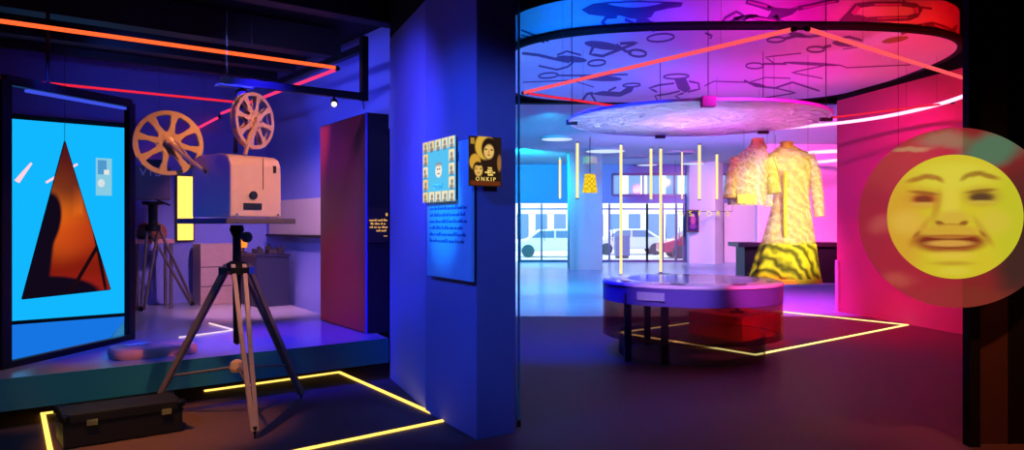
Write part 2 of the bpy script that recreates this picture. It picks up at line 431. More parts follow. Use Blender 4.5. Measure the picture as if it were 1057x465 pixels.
ribbon(fa, [(770, 1), (784, 5), (795, 9)], 6, FA); ribbon(fa, [(824, 9), (845, 4), (866, 0)], 4.5, FA); ribbon(fa, [(800, 16), (806, 24)], 5, FA)
blob(fa, [(866, 22), (874, 14), (890, 16), (900, 20), (885, 25), (866, 27)], FA); ribbon(fa, [(876, 16), (884, 6), (900, 4), (932, 4), (946, 6), (950, 10), (946, 16), (938, 19), (900, 20), (888, 21)], 5, FA)
ribbon(fa, [(932, 1), (940, 6), (962, 9)], 2, FA); ribbon(fa, [(836, 27), (850, 25), (868, 27)], 3, FA); ribbon(fa, [(930, 34), (946, 28), (962, 25), (976, 29), (990, 37)], 5, FA); ribbon(fa, [(976, 38), (990, 26)], 3.4, FA); ribbon(fa, [(974, 39), (988, 37)], 2.2, FA); ribbon(fa, [(896, 31), (914, 25)], 2.4, FA)
fa.cur = 2
def on_fascia2(px, py): return on_fascia(px, py)-V((0, .012, 0))
for pl_, w_ in (([(772, 2), (792, 7)], 2.4), ([(828, 8.6), (862, 1.5)], 1.8), ([(880, 15), (886, 7)], 5), ([(902, 5), (930, 5)], 2), ([(945, 8), (946, 14)], 4), ([(905, 19.4), (936, 18.4)], 1.6), ([(934, 32.5), (954, 26.5)], 2), ([(964, 26), (984, 34)], 2), ([(748, 21), (760, 14)], 1.6), ([(778, 19), (806, 22.6)], 1.6)):
    ribbon(fa, pl_, w_, on_fascia2)
build('fascia', fa, [M_drum, M_ink, M_inkl], dr)
rm = MB(); rm.tube([rim(k, NS, 1.004)+Z*(ZU+.03) for k in range(NS)], .055, 8, closed=True)
build('rim', rm, M_black, dr, smooth=True)
tp = MB(); tp.add([rim(k, NS)+Z*ZT for k in range(NS)]+[RC+Z*ZT], [(k, (k+1) % NS, NS) for k in range(NS)])
build('top_cover', tp, M_black, dr)
for k in (10, 40, 70, 118, 142):
    q = rim(k, NS, .9); build('hanger', MB().tube([q+Z*ZT, q+Z*5.2], .008, 6), M_wire, dr)

# ------------------------------------------------------------------ suspended LED tubes
def led_tube(name, label, a, b, r, m, top, group=None, cat='neon tube'):
    a, b = V(a), V(b); t = thing(name, label, cat, a, group)
    build('tube', MB().tube([a, b], r, 10), m, t, smooth=True)
    d = (b-a).normalized()
    for s in (a, b): build('end_cap', MB().tube([s-d*.02, s+d*.02], r*1.15, 10), M_steel, t)
    for f in (.2, .8):
        q = a.lerp(b, f); build('hanger', MB().tube([q+Z*r, V((q.x, q.y, top))], .0016, 5), M_wire, t)
    return t
N1 = V((-1.87, 8.07, 3.30))
led_tube('neon_tube', 'long orange neon tube hanging under the dark ceiling above the projector', N1-B*4.6, N1-B*.03, .019, M_orange, 4.0)
led_tube('neon_tube', 'pink neon tube running back behind the projector reels', N1+A*.05, N1+A*4.15, .019, M_pink, 4.0)
a_ = N1+A*2.95-B*2.9; b_ = a_+B*2.85
led_tube('neon_tube', 'thin red neon tube along the dark back wall beside the right reel', a_, b_, .016, M_redled, 4.0)
def back_pt(px, py, off):
    d = P(px, py, 1.0)-V((0, 0, EYE)); tt = (bench(0, 5.09-off)-V((0, 0, EYE))).dot(A)/d.dot(A); return V((0, 0, EYE))+d*tt
led_tube('neon_tube', 'added pink tube carrying the reflected line down the back wall behind the left reel', back_pt(226, 121, .08), back_pt(148, 162, .08), .019, M_pink, 4.0)  # second tube added to carry on the reflected pink line
R1, R2, R3 = V((.15, 9.5, 3.29)), V((2.48, 6.36, 3.29)), V((6.55, 9.66, 3.29)); R4 = R1+R3-R2
led_tube('neon_tube', 'salmon neon tube crossing the left half of the round drum from column to peak', R1, R2-V((.05, -.06, 0)), .02, M_salmon, 5.2)
led_tube('neon_tube', 'salmon neon tube sloping down right past the black post', R2+V((.06, .05, 0)), R2.lerp(R3, .97), .02, M_salmon, 5.2)
led_tube('neon_tube', 'red neon tube under the drum running behind the shiny disc', R1+V((.04, .04, 0)), R1.lerp(R4, .97), .016, M_redled, 4.0)
led_tube('neon_tube', 'red neon tube from behind the disc to the far right edge', R4, R4.lerp(R3, .8), .016, M_redled, 4.0)
# bent white-pink tube near the right wall
t = thing('curved_neon_tube', 'curved white-pink neon tube sweeping up along the magenta wall', 'neon tube', P(830, 131, 12.9))
pts = [V((3.95, 13.2, 3.3)), V((4.6, 13.1, 3.3)), V((5.2, 12.7, 3.3)), V((5.7, 12.0, 3.3)), V((5.95, 11.2, 3.3)), V((6.0, 10.4, 3.3)), V((5.95, 9.8, 3.3))]
sm = []
for i in range(len(pts)-1):
    p0, p1, p2, p3 = pts[max(0, i-1)], pts[i], pts[i+1], pts[min(len(pts)-1, i+2)]
    for k in range(6):
        u = k/6; sm.append(.5*((2*p1)+(p2-p0)*u+(2*p0-5*p1+4*p2-p3)*u*u+(3*p1-p0-3*p2+p3)*u**3))
sm.append(pts[-1])
build('tube', MB().tube(sm, .026, 10), M_arc, t, smooth=True)
for q in (sm[4], sm[-8]): build('hanger', MB().tube([q, V((q.x, q.y, 4.0))], .0016, 5), M_wire, t)

# LED outlines, glass reflections built as real strips on the floor
def floor_frame(name, label, pts, segs, m, w=.022, h=.012):
    t = thing(name, label, 'light strip', pts[0])
    for i, j in segs:
        a, b = V(pts[i]), V(pts[j]); d = (b-a).normalized(); n = V((-d.y, d.x, 0))
        build('light_strip', MB().obox((a+b)/2+Z*(h/2+.001), (b-a)/2+d*w/2, n*w/2, Z*h/2), m, t)
    return t
P1, P2, P3 = V((-3.96, 6.29, 0)), V((-1.87, 8.06, 0)), V((-.53, 6.09, 0)); P4 = P1+P3-P2
floor_frame('floor_light_frame', 'yellow reflected light outline on the floor around the projector tripod', [P1, P2, P3, P4, P1.lerp(P2, .17), P1.lerp(P2, .49)], [(0, 4), (5, 1), (1, 2), (2, 3), (3, 0)], M_yled, .034)
Q1, Q2, Q3 = V((1.6, 11.03, 0)), V((2.99, 9.14, 0)), V((6.30, 11.88, 0)); Q4 = Q1+Q3-Q2
floor_frame('floor_light_frame', 'pale yellow reflected light outline on the floor around the round showcase', [Q1, Q2, Q3, Q4], [(0, 1), (1, 2), (2, 3), (3, 0)], M_yled2, .04)
s0 = bench(2.25, 1.55, .421)
floor_frame('floor_light_frame', 'small white chevron light lying on the platform behind the tripod', [s0, s0+A*.75-B*.05, s0-B*.62-A*.2, s0-B*.35+A*.6], [(0, 1), (0, 2)], glow('led_white', (255, 220, 235), 1.0), .016)

# ------------------------------------------------------------------ film projector on its tripod
pc = V((-2.289, 6.199, 0))
n1, u1 = V((.819, -.574, 0)), V((.574, .819, 0))            # right face normal, along the right face
n2, u2 = V((-.574, -.819, 0)), V((-.819, .574, 0))
pj = thing('film_projector', 'cream film projector with two big metal reels standing on a tripod', 'film projector', (pc.x, pc.y, 1.655))
W1, W2 = .24, .265
prof = [(-W2, 1.665), (W2, 1.665), (W2, 2.02), (W2-.02, 2.08), (W2-.07, 2.13), (W2-.14, 2.165), (-W2+.1, 2.165), (-W2+.03, 2.15), (-W2, 2.11)]
# local: x along -u2 (towards the near corner), extruded along u1
poly = [pc-u1*W1-u2*x*1.0+Z*z for x, z in prof]
poly = [pc+n2*W1+(-u2)*x+Z*z for x, z in [(W2, 1.665), (-W2, 1.665), (-W2, 2.1), (-W2+.04, 2.15), (-W2+.1, 2.17), (W2-.16, 2.175), (W2-.08, 2.165), (W2-.03, 2.14), (W2, 2.08)]]
build('body', MB().prism(poly, u1*2*W1), M_cream, pj, bevel=.012)
fc = pc+n1*(W2+.002)                                       # the right face plane
build('viewing_slot', MB().obox(fc-u1*.04+Z*1.75, u1*.085, n1*.004, Z*.026), M_dark, pj)
build('lens_port', MB().lathe(fc-u1*.035+Z*1.84, [(.034, -.01), (.034, .012), (.022, .014)], 20, u1, Z, n1), M_dark, pj)
build('catch', MB().obox(fc+u1*.17+Z*2.06, u1*.012, n1*.01, Z*.03), M_steel, pj)
build('seam', MB().obox(fc+u1*.06+Z*2.02, u1*.002, n1*.002, Z*.13), M_steel, pj)
for x in (-.19, .2): build('foot_screw', MB().lathe(fc+u1*x+Z*1.685, [(.008, -.004), (.008, .012)], 10, u1, Z, n1), M_chrome, pj)
gate = pc-n1*(W2+.06)+n2*.1
build('lens', MB().lathe(gate+Z*1.86-n2*.12, [(.06, -.16), (.06, .05), (.075, .06), (.075, .16), (.05, .165)], 24, u2, Z, n2), M_dark, pj, smooth=True)
build('lamp_house', MB().obox(pc-n1*(W2+.05)+Z*1.86, n1*.06, u1*.16, Z*.16), M_dark, pj, bevel=.01)

def reel(c, nrm, R, label):
    nrm = nrm.normalized(); u = nrm.cross(Z).normalized(); v = u.cross(nrm)
    m = MB()
    for off in (-.024, .024):
        q = c+nrm*off
        m.lathe(q, [(R*.87, -.004), (R, -.004), (R, .004), (R*.87, .004)], 56, u, v, nrm, close=True)
        m.lathe(q, [(R*.20, -.004), (R*.36, -.004), (R*.36, .004), (R*.20, .004)], 40, u, v, nrm, close=True)
        for k in range(8):
            a = k*math.pi/4+.2; d = u*math.cos(a)+v*math.sin(a); s = u*-math.sin(a)+v*math.cos(a)
            vs = [q+d*R*.33+s*R*.10, q+d*R*.6+s*R*.065, q+d*R*.89+s*R*.12, q+d*R*.89-s*R*.12, q+d*R*.6-s*R*.065, q+d*R*.33-s*R*.10]
            m.prism([p-nrm*.003 for p in vs], nrm*.006)
    o = build('reel', m, M_reel, pj)
    o['label'] = label
    h = MB(); h.lathe(c, [(R*.2, -.03), (R*.2, .03), (R*.12, .034), (R*.1, .06), (0.0, .062)], 28, u, v, nrm)
    for k in range(6):
        a = k*math.pi/3; h.lathe(c+(u*math.cos(a)+v*math.sin(a))*R*.28, [(R*.045, -.03), (R*.045, .036)], 10, u, v, nrm)
    build('hub', h, M_reel, o)
    return u, v
cl = P(174, 148, 6.05); cr = P(261, 125, 6.25)
nl = V((.55, -.83, 0)); nr = V((.93, -.36, 0))
reel(cl, nl, .262, 'left supply reel, wider of the two'); reel(cr, nr, .238, 'right reel raised above the body')
arm = MB(); c1 = cl+nl.normalized()*.06
arm.tube([c1, P(190, 160, 6.02), P(212, 178, 6.0)], [.016, .02, .016], 8); arm.tube([P(180, 144, 6.0), P(197, 165, 6.02)], .009, 8)
build('reel_arm', arm, M_reel, pj)
arm = MB(); c2 = cr+nr.normalized()*.05
arm.tube([c2, P(257, 142, 6.18), P(253, 160, 6.15)], [.014, .018, .02], 8)
build('reel_arm', arm, M_reel, pj)
build('light_cone_hood', MB().lathe(P(243, 158, 6.25), [(.022, 0), (.016, .1), (.006, .2)], 14), M_dark, pj)

tr = thing('tripod', 'tall wooden tripod with three splayed legs under the film projector', 'tripod', (pc.x, pc.y, 0))
build('head_plate', MB().obox(pc+Z*1.632, u1*.33, n1*.34, Z*.022), M_darkwood, tr, bevel=.006)
build('column', MB().lathe(pc, [(.05, 1.60), (.06, 1.56), (.034, 1.5), (.034, 1.05), (.028, .62), (0, .6)], 16), M_steel, tr, smooth=True)
build('crank_knob', MB().lathe(pc+n1*.05+Z*1.5, [(.012, 0), (.012, .06), (.045, .07), (.045, .1), (.02, .11)], 16, u1, Z, n1), M_dark, tr)
build('spider', MB().lathe(pc, [(.05, 1.2), (.085, 1.22), (.085, 1.28), (.05, 1.3)], 20), M_steel, tr)
feet = [V((-1.926, 5.58, 0)), V((-1.93, 6.82, 0)), V((-3.0, 6.2, 0))]
for i, f in enumerate(feet):
    top = pc.lerp(f, .1)+Z*1.27; d = (V((f.x, f.y, .05))-top); rad = (f-pc).normalized(); s = V((-rad.y, rad.x, 0))
    m = MB(); hw = .022
    for sg in (-1, 1):
        a = top+s*sg*.045; b = V((f.x, f.y, .05))+s*sg*.012; cdir = (b-a).normalized(); w2 = cdir.cross(s).normalized()
        m.obox((a+b)/2, (b-a)/2, s*.016, w2*.018)
    lg = build('leg', m, M_wood if i == 0 else M_darkwood, tr)
    lg['label'] = ('pale front leg', 'dark right leg', 'dark left leg')[i]
    build('clamp', MB().obox(top.lerp(V((f.x, f.y, .05)), .04), s*.07, rad*.03, Z*.03), M_chrome, lg)
    build('spike', MB().lathe((f.x, f.y, 0), [(.004, 0), (.016, .06), (.016, .09)], 8), M_steel, lg)
hub = pc+Z*.42
sp = MB()
for f in feet: sp.tube([hub, V((f.x, f.y, .05)).lerp(pc+Z*1.27, .24)], .012, 6)
build('spreader', sp, M_darkwood, tr)
build('spreader_knob', MB().lathe(hub-Z*.04, [(.05, 0), (.06, .03), (.05, .08), (.02, .1)], 14), M_reel, tr)

# ------------------------------------------------------------------ big screen, its triangle, and the dark frame before it
S0 = V((-5.91, 8.77, .42)); S1 = V((-5.0, 9.6, .42)); sd = (S1-S0).normalized(); snn = V((sd.y, -sd.x, 0)); sw = (S1-S0).length
sc = thing('light_screen', 'tall glowing cyan screen standing on the platform at the left', 'screen', S0)
S00 = S0-sd*.02
build('panel', MB().obox((S0+S1)/2+Z*1.24, sd*sw/2, snn*.03, Z*1.19), M_screen, sc)
build('backing', MB().obox((S0+S1)/2-snn*.07+Z*1.25, sd*(sw/2+.03), snn*.04, Z*1.25), M_black, sc)
build('foot_rail', MB().obox((S0+S1)/2+snn*.02+Z*.025, sd*(sw/2+.03), snn*.09, Z*.025), M_black, sc)
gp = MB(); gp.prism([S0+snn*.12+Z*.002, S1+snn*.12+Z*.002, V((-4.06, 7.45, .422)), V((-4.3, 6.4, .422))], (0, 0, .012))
build('screen_reflection', gp, M_screen_refl, sc)  # glowing sheet imitating the screen's reflection on the platform
# printed card and glowing rods that imitate reflections on the screen
cd = thing('picture_card', 'small pale card with a black disc print hung on the cyan screen', 'card', P(102, 183, 9.2))
q = S0.lerp(S1, .80)+Z*0; q = V((q.x, q.y, P(102, 183, q.y).z))
cardp = MB().obox((0, 0, 0), (.09, 0, 0), (0, .004, 0), (0, 0, .235))
o = build('sheet', cardp, painted('card_print', (150, 225, 250), [('r', -.02, .12, .05, .09, 0, (60, 150, 220), .05, .8), ('e', -.03, -.08, .04, .05, 0, (235, 250, 255), .1, 1), ('r', .03, .06, .03, .03, 0, (255, 255, 255), .1, 1)], emit=.8), None)
o.parent = cd; cd.location = q+snn*.05; o.rotation_euler.z = math.atan2(sd.y, sd.x)
for (x0, y0), (x1, y1), lb in (((16, 188), (31, 169), 'short white reflection streak near the screen left edge'), ((46, 189), (78, 170), 'thin pink reflection streak crossing above the triangle')):
    def onscr(px, py):
        # meet the view line with the screen plane
        d = P(px, py, 1.0)-V((0, 0, EYE)); tt = (S0-V((0, 0, EYE))).dot(snn)/d.dot(snn); return V((0, 0, EYE))+d*tt+snn*.09
    a, b = onscr(x0, y0), onscr(x1, y1)
    t = thing('reflection_streak', lb, 'reflection streak', a); build('rod', MB().tube([a, b], [.03, .012] if x0 < 20 else .014, 8), glow('streak', (255, 214, 226), 1.0), t); build('streak_standoff', MB().tube([a.lerp(b, .5), a.lerp(b, .5)-snn*.055], .006, 6), M_steel, t)

def scr(px, py, off):
    d = P(px, py, 1.0)-V((0, 0, EYE)); tt = (S0+snn*off-V((0, 0, EYE))).dot(snn)/d.dot(snn); return V((0, 0, EYE))+d*tt
T = [scr(67, 146, .25), scr(23, 309, .25), scr(114, 299, .25)]
tc_ = (T[0]+T[1]+T[2])/3
tg = thing('triangular_mirror', 'tall red triangle with dark shapes hanging by a wire before the cyan screen', 'triangle panel', tc_)
ang = math.atan2(sd.y, sd.x)
def loc(p): q = p-tc_; return (q.dot(sd), q.z)
Tl = [loc(p) for p in T]
m = MB(); m.prism([(x, 0, z) for x, z in Tl], (0, .02, 0))
H = Tl[0][1]-Tl[1][1]
img = painted('triangle_reflection', (128, 26, 14), [  # mirror's orange reflection and silhouettes painted in as glow
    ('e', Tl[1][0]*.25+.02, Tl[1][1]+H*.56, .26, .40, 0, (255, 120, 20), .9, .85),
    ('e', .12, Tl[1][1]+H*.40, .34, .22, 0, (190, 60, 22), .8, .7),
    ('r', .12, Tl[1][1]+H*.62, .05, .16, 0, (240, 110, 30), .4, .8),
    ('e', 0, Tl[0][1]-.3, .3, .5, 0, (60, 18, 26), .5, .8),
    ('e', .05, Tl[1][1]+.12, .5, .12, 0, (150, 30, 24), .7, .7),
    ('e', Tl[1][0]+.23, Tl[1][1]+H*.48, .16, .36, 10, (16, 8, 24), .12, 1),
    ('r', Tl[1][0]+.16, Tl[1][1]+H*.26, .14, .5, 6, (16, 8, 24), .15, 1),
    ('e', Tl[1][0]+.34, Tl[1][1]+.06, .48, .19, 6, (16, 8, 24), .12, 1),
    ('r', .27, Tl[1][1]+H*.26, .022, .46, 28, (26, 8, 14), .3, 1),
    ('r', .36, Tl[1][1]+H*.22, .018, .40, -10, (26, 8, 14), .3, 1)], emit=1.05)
o = build('picture', m, img, None); o.parent = tg; o.rotation_euler.z = ang
m = MB()
for i in range(3):
    a, b = Tl[i], Tl[(i+1) % 3]; m.tube([(a[0], .01, a[1]), (b[0], .01, b[1])], .009, 6)
o = build('edge', m, M_steel, None); o.parent = tg; o.rotation_euler.z = ang
o = build('hanging_wire', MB().tube([(Tl[0][0], .01, Tl[0][1]), (Tl[0][0], .01, 4.0-tc_.z)], .003, 6), M_wire, None); o.parent = tg; o.rotation_euler.z = ang

E0 = V((-4.15, 6.15, .42)); E1 = V((-3.93, 7.62, .42)); ed = (E1-E0).normalized(); en = V((ed.y, -ed.x, 0))
def edge_pt(px, py):
    d = P(px, py, 1.0)-V((0, 0, EYE)); tt = (E0-V((0, 0, EYE))).dot(en)/d.dot(en); return V((0, 0, EYE))+d*tt
fr = thing('dark_frame', 'tall black steel frame standing at the platform edge around the cyan screen', 'frame', E0)
a0, a1, a2, a3 = edge_pt(4, 82), edge_pt(134, 107), edge_pt(134, 352), edge_pt(4, 385)
a2 = V((a2.x, a2.y, .44)); a3 = V((a3.x, a3.y, .44)); 
for nm, p, q, r in (('top_rail', a0, a1, .04), ('post', a1, a2-Z*.02, .045), ('post', a0, a3-Z*.02, .05), ('bottom_rail', a3, a2, .035)):
    build(nm, MB().obox((p+q)/2, (q-p)/2, en*.03, (q-p).normalized().cross(en)*r), M_steel, fr)
for f in (.3,):
    q = a0.lerp(a1, f); build('hanging_rod', MB().tube([q, V((q.x, q.y, 4.0))], .016, 8), M_steel, fr)
build('top_light', MB().obox(a0.lerp(a1, .55)-Z*.06, (a1-a0)*.4, en*.02, Z*.012), glow('blue_strip', (70, 90, 255), .8), fr)

# low rounded pad and a folded paper on it
pp = G(158, 366, .42)
pd = thing('floor_cushion', 'flat rounded brown cushion on the platform edge below the screen', 'cushion', (pp.x, pp.y, .421))
m = MB(); rg = []
for h, s in ((0, .96), (.02, 1), (.06, 1), (.085, .95)):
    rg.append([pp+V((0, 0, .001+h))+B*(.36*s*math.copysign(abs(math.cos(a))**.5, math.cos(a)))+A*(.24*s*math.copysign(abs(math.sin(a))**.5, math.sin(a))) for a in [k*2*math.pi/40 for k in range(40)]])
build('pad', m.loft(rg), mat('brown_leather', (226, 140, 122), .5, var=.12), pd, smooth=True)
pq = pp+B*(-.12)+A*.05+Z*.0875
o = MB(); o.prism([pq-B*.12, pq+B*.1-A*.03, pq+B*.02+A*.07+Z*.004], (0, 0, .006)); o.prism([pq+B*.0+Z*.007, pq+B*.12+A*.02+Z*.02, pq+A*.06+Z*.01], (0, 0, .005))
tag(build('folded_paper', o, mat('paper', (235, 215, 200), .8), origin=pq), 'small folded paper lying on the brown cushion', 'paper')

# black flight case on the floor
fcn = G(133, 455)
k0 = fcn
fl = thing('flight_case', 'low black flight case with metal latches on the floor before the platform', 'flight case', (k0.x, k0.y, 0))
kc = k0-B*.02+A*.19
m = MB().obox(kc+Z*.125, B*.40, A*.18, Z*.12)
build('body', m, mat('case_black', (17, 16, 16), .6), fl, bevel=.008)
build('lid_band', MB().obox(kc+Z*.175, B*.405, A*.185, Z*.008), M_steel, fl)
for b_ in (-.22, .28):
    lt = build('latch', MB().obox(kc+B*b_-A*.19+Z*.175, B*.035, A*.008, Z*.022), M_chrome, fl)
for x in (-1, 1):
    for y in (-1, 1): build('corner_cap', MB().lathe(kc+B*.39*x+A*.17*y+Z*.23, [(.0, -.04), (.03, -.03), (.035, .0), (.025, .02), (0, .025)], 10), M_steel, fl)
    for y in (-1, 1): build('foot', MB().lathe(kc+B*.34*x+A*.13*y, [(.02, 0), (.025, .006)], 10), M_dark, fl)

# ------------------------------------------------------------------ tv camera at the back of the platform
tv = P(158, 190, 10.2); tb = V((tv.x, tv.y, .42))
tcm = thing('television_camera', 'boxy old television camera with big lettering on a stand by the screen', 'television camera', (tv.x, tv.y, 1.9))
cd_ = V((-.5, -.866, 0)); cs = V((.866, -.5, 0)); vf = V((-(-tv.y), 0, 0))
uu = V((.9, .43, 0)).normalized(); ww = V((uu.y, -uu.x, 0))
M_cam = mat('camera_grey', (112, 88, 96), .5, var=.06)
build('body', MB().obox(tv+Z*0, uu*.22, ww*.24, Z*.22), M_cam, tcm, bevel=.02)
build('viewfinder_hood', MB().obox(tv+uu*.02+Z*.27, uu*.15, ww*.2, Z*.05), M_dark, tcm, bevel=.01)
build('lens', MB().lathe(tv-uu*.22, [(.09, 0), (.09, .1), (.11, .11), (.11, .2), (.08, .205)], 24, ww, Z, -uu), M_dark, tcm, smooth=True)
build('side_door', MB().obox(tv+ww*.245-Z*.06, uu*.16, ww*.008, Z*.12), M_cam, tcm, bevel=.006)
lettering('lettering', 'CTV', .15, mat('letter_white', (225, 200, 200), .6), tcm, tv+ww*.246+Z*.14+uu*-.02, uu, Z, flip=True)
build('pan_handle', MB().tube([tv-Z*.2+ww*.1, tv-Z*.3+ww*.4+uu*.2], .012, 8), M_steel, tcm)
ts = thing('camera_tripod', 'dark three-legged stand carrying the old television camera', 'tripod', tb)
build('head', MB().lathe(tb, [(.14, 1.46), (.14, 1.5), (.06, 1.44), (.06, 1.2), (.1, 1.18), (.1, 1.1), (0, 1.09)][::-1], 18), M_steel, ts)
for k, (px, py) in enumerate(((147, 322), (199, 316), (150, 306))):
    f = G(px, py, .42)
    m = MB(); s = V((.8, .6, 0))
    for sg in (-1, 1): m.tube([tb+Z*1.14+s*.07*sg, f+s*.02*sg+Z*.02], .02, 8)
    build('leg', m, M_darkwood, ts); build('wheel', MB().lathe(f+Z*.04+V((0, -.03, 0)), [(.035, -.012), (.035, .012)], 14, (1, 0, 0), (0, 0, 1), (0, 1, 0)), M_dark, ts)

# low table with a rounded cloth bundle behind the camera
q0 = bench(2.05, 4.55, .42)
tbn = thing('low_table', 'low pinkish side table behind the television camera', 'table', q0)
build('table_top', MB().obox(q0+Z*.95, B*.26, A*.2, Z*.03), mat('pink_table', (200, 140, 130), .6), tbn, bevel=.006)
for x in (-.22, .22):
    for y in (-.16, .16): build('leg', MB().obox(q0+B*x+A*y+Z*.46, B*.02, A*.02, Z*.46), M_darkwood, tbn)
m = MB(); m.lathe(q0+Z*.981, [(.16, 0), (.2, .04), (.2, .12), (.17, .19), (.1, .23), (0, .24)], 28, B, A*.8)
tag(build('cloth_bundle', m, mat('brown_cloth', (150, 84, 60), .9, var=.2, bump=.3), origin=q0+Z*.98, smooth=True), 'rounded brown bundle lying on the low pink table', 'bundle')

# yellow light box on the back wall, and pale board
def on_back(px, py, off):
    d = P(px, py, 1.0)-V((0, 0, EYE)); tt = (bench(0, 5.09-off)-V((0, 0, EYE))).dot(A)/d.dot(A); return V((0, 0, EYE))+d*tt
a, b = on_back(183, 182, .06), on_back(199, 248, .06)
lbx = thing('light_box', 'upright glowing yellow light box on the back wall behind the reels', 'light box', (a+b)/2)
wd = (b-a).dot(B)/2; hz = (a.z-b.z)/2; cc_ = (a+b)/2
build('casing', MB().obox(cc_+A*.02, B*(wd+.02), A*.035, Z*(hz+.02)), M_dark, lbx)
build('diffuser', MB().obox(cc_-A*.02, B*wd, A*.008, Z*hz), glow('warm_diffuser', (255, 214, 96), 1.6), lbx)
def on_side(px, py, off):
    d = P(px, py, 1.0)-V((0, 0, EYE)); tt = (wa0-B*off-V((0, 0, EYE))).dot(B)/d.dot(B); return V((0, 0, EYE))+d*tt
a, b = on_side(279, 204, .03), on_side(346, 243, .03); cc_ = (a+b)/2; wd = abs((b-a).dot(A)/2)
zt_, zb_ = 1.98, 1.46; cc_.z = (zt_+zb_)/2
bo = thing('wall_board', 'wide pale beige board on the blue side wall right of the projector', 'board', cc_)
build('board', MB().obox(cc_, A*wd, B*.02, Z*(zt_-zb_)/2), mat('beige_board', (222, 200, 190), .7, var=.03), bo)
build('ledge', MB().obox(cc_-B*.03-Z*((zt_-zb_)/2+.02), A*wd, B*.045, Z*.018), M_steel, bo)
# wooden crate-like plinth under the board
a, b = on_back(203, 252, .35), on_back(246, 318, .35); cc_ = (a+b)/2; wd = (b-a).dot(B)/2
pt = thing('wooden_plinth', 'pale wooden plinth standing behind the projector tripod', 'plinth', (cc_.x, cc_.y, .42))
top = a.z
build('body', MB().obox(V((cc_.x, cc_.y, (top+.42)/2)), B*wd, A*.2, Z*(top-.42)/2), mat('pale_wood', (196, 160, 146), .6, var=.12), pt, bevel=.006)
for f in (.3, .62): build('shelf_edge', MB().obox(V((cc_.x, cc_.y, .42+(top-.42)*f))-A*.202, B*wd*.98, A*.004, Z*.008), M_darkwood, pt)

# dark display bench and the pieces on it
bb = bench(1.98+1.62, 3.35, .42)
db = thing('display_bench', 'long dark display bench against the blue side wall behind the projector', 'display bench', bb)
bd = B; bc = G(292, 322, .42); bc = bench(3.49, 4.1, .42)
m = MB().obox(bc+Z*.36, B*.24, A*.38, Z*.36)
build('body', m, mat('bench_navy', (34, 38, 66), .5), db, bevel=.006)
build('top_board', MB().obox(bc+Z*.74, B*.255, A*.395, Z*.02), mat('bench_top', (40, 40, 62), .35), db)
M_model = mat('model_dark', (46, 40, 50), .6, var=.2)
items = [(-.2, -.45, .1, .05), (.02, -.5, .13, .06), (.2, -.42, .09, .09), (-.16, -.1, .12, .07), (.1, -.05, .1, .05), (-.05, .25, .14, .06), (.18, .35, .08, .1)]
for i, (x, y, w_, h_) in enumerate(items):
    q = bc+B*x*.78+A*y*.6+Z*.761
    m = MB(); m.obox(q+Z*h_/2, B*w_/2, A*w_*.4, Z*h_/2); m.lathe(q+B*w_*.2+Z*h_, [(w_*.2, 0), (w_*.2, .02), (w_*.1, .035), (0, .036)], 14)
    tag(build('exhibit_block', m, M_model, origin=q, bevel=.004), 'small dark exhibit block lying on the display bench', 'exhibit', 'small dark exhibits on the display bench')
q = bc-B*.2+A*.3+Z*.761
lp = thing('table_lamp', 'tiny orange glowing lamp on the display bench by the projector', 'lamp', q)
build('base', MB().lathe(q, [(.05, 0), (.05, .015), (.012, .03), (.012, .08)], 16), M_dark, lp)
build('lamp_shade', MB().lathe(q+Z*.08, [(.05, 0), (.055, .05), (.035, .17), (.0, .18)], 18), glow('lamp_orange', (255, 130, 40), 1.6), lp, smooth=True)

# ------------------------------------------------------------------ tall maroon cabinet with a text panel on its dark end
c0 = V((-2.36, 9.21, .421)); c1 = V((-1.575, 8.07, .421)); cdv = (c1-c0).normalized(); cn = V((-cdv.y, cdv.x, 0))
cab = thing('display_cabinet', 'tall maroon free-standing board with a dark end on the platform', 'display cabinet', c0)
Tt = .262; ctr = (c0+c1)/2+cn*Tt/2
if (ctr-(c0+c1)/2).dot(B) < 0: cn = -cn; ctr = (c0+c1)/2+cn*Tt/2
hl = (c1-c0).length/2
build('core', MB().obox(ctr+Z*1.2, cdv*hl, cn*Tt/2, Z*1.2), mat('cabinet_black', (20, 20, 24), .6), cab, bevel=.004)
build('front_panel', MB().obox((c0+c1)/2-cn*.006+Z*1.2, cdv*(hl-.012), cn*.006, Z*1.185), mat('maroon_panel', (112, 24, 38), .4, var=.06), cab)
build('edge_trim', MB().obox(c1-cn*.004+cdv*.004+Z*1.2, cdv*.006, cn*.01, Z*1.2), mat('blue_edge', (80, 90, 220), .4), cab)
sc_ = c1+cdv*.012+cn*(Tt*.5)
tpn = thing('text_panel_reflection', 'reflection of a small dark text panel with mirrored amber lines on the end of the maroon board', 'text panel', V((sc_.x, sc_.y, 1.55)))  # mirrored text reflection built as a panel with glowing lines
build('board', MB().obox(V((sc_.x, sc_.y, 1.60)), cn*.118, cdv*.008, Z*.19), mat('reflected_panel_brown', (46, 36, 32), .6), tpn)
pz = lambda z: V((sc_.x, sc_.y, z))+cdv*.009+cn*.112
build('emblem', MB().obox(pz(1.715)-cn*.016, cn*.011, cdv*.002, Z*.016), M_text, tpn)
for i, (zz, wl) in enumerate(((1.650, .22), (1.612, .205), (1.574, .215), (1.536, .14), (1.478, .05))):
    word_bars('text_line', M_text, tpn, pz(zz)-cn*wl, cn, Z, wl, .024 if i < 4 else .012, 20+i)

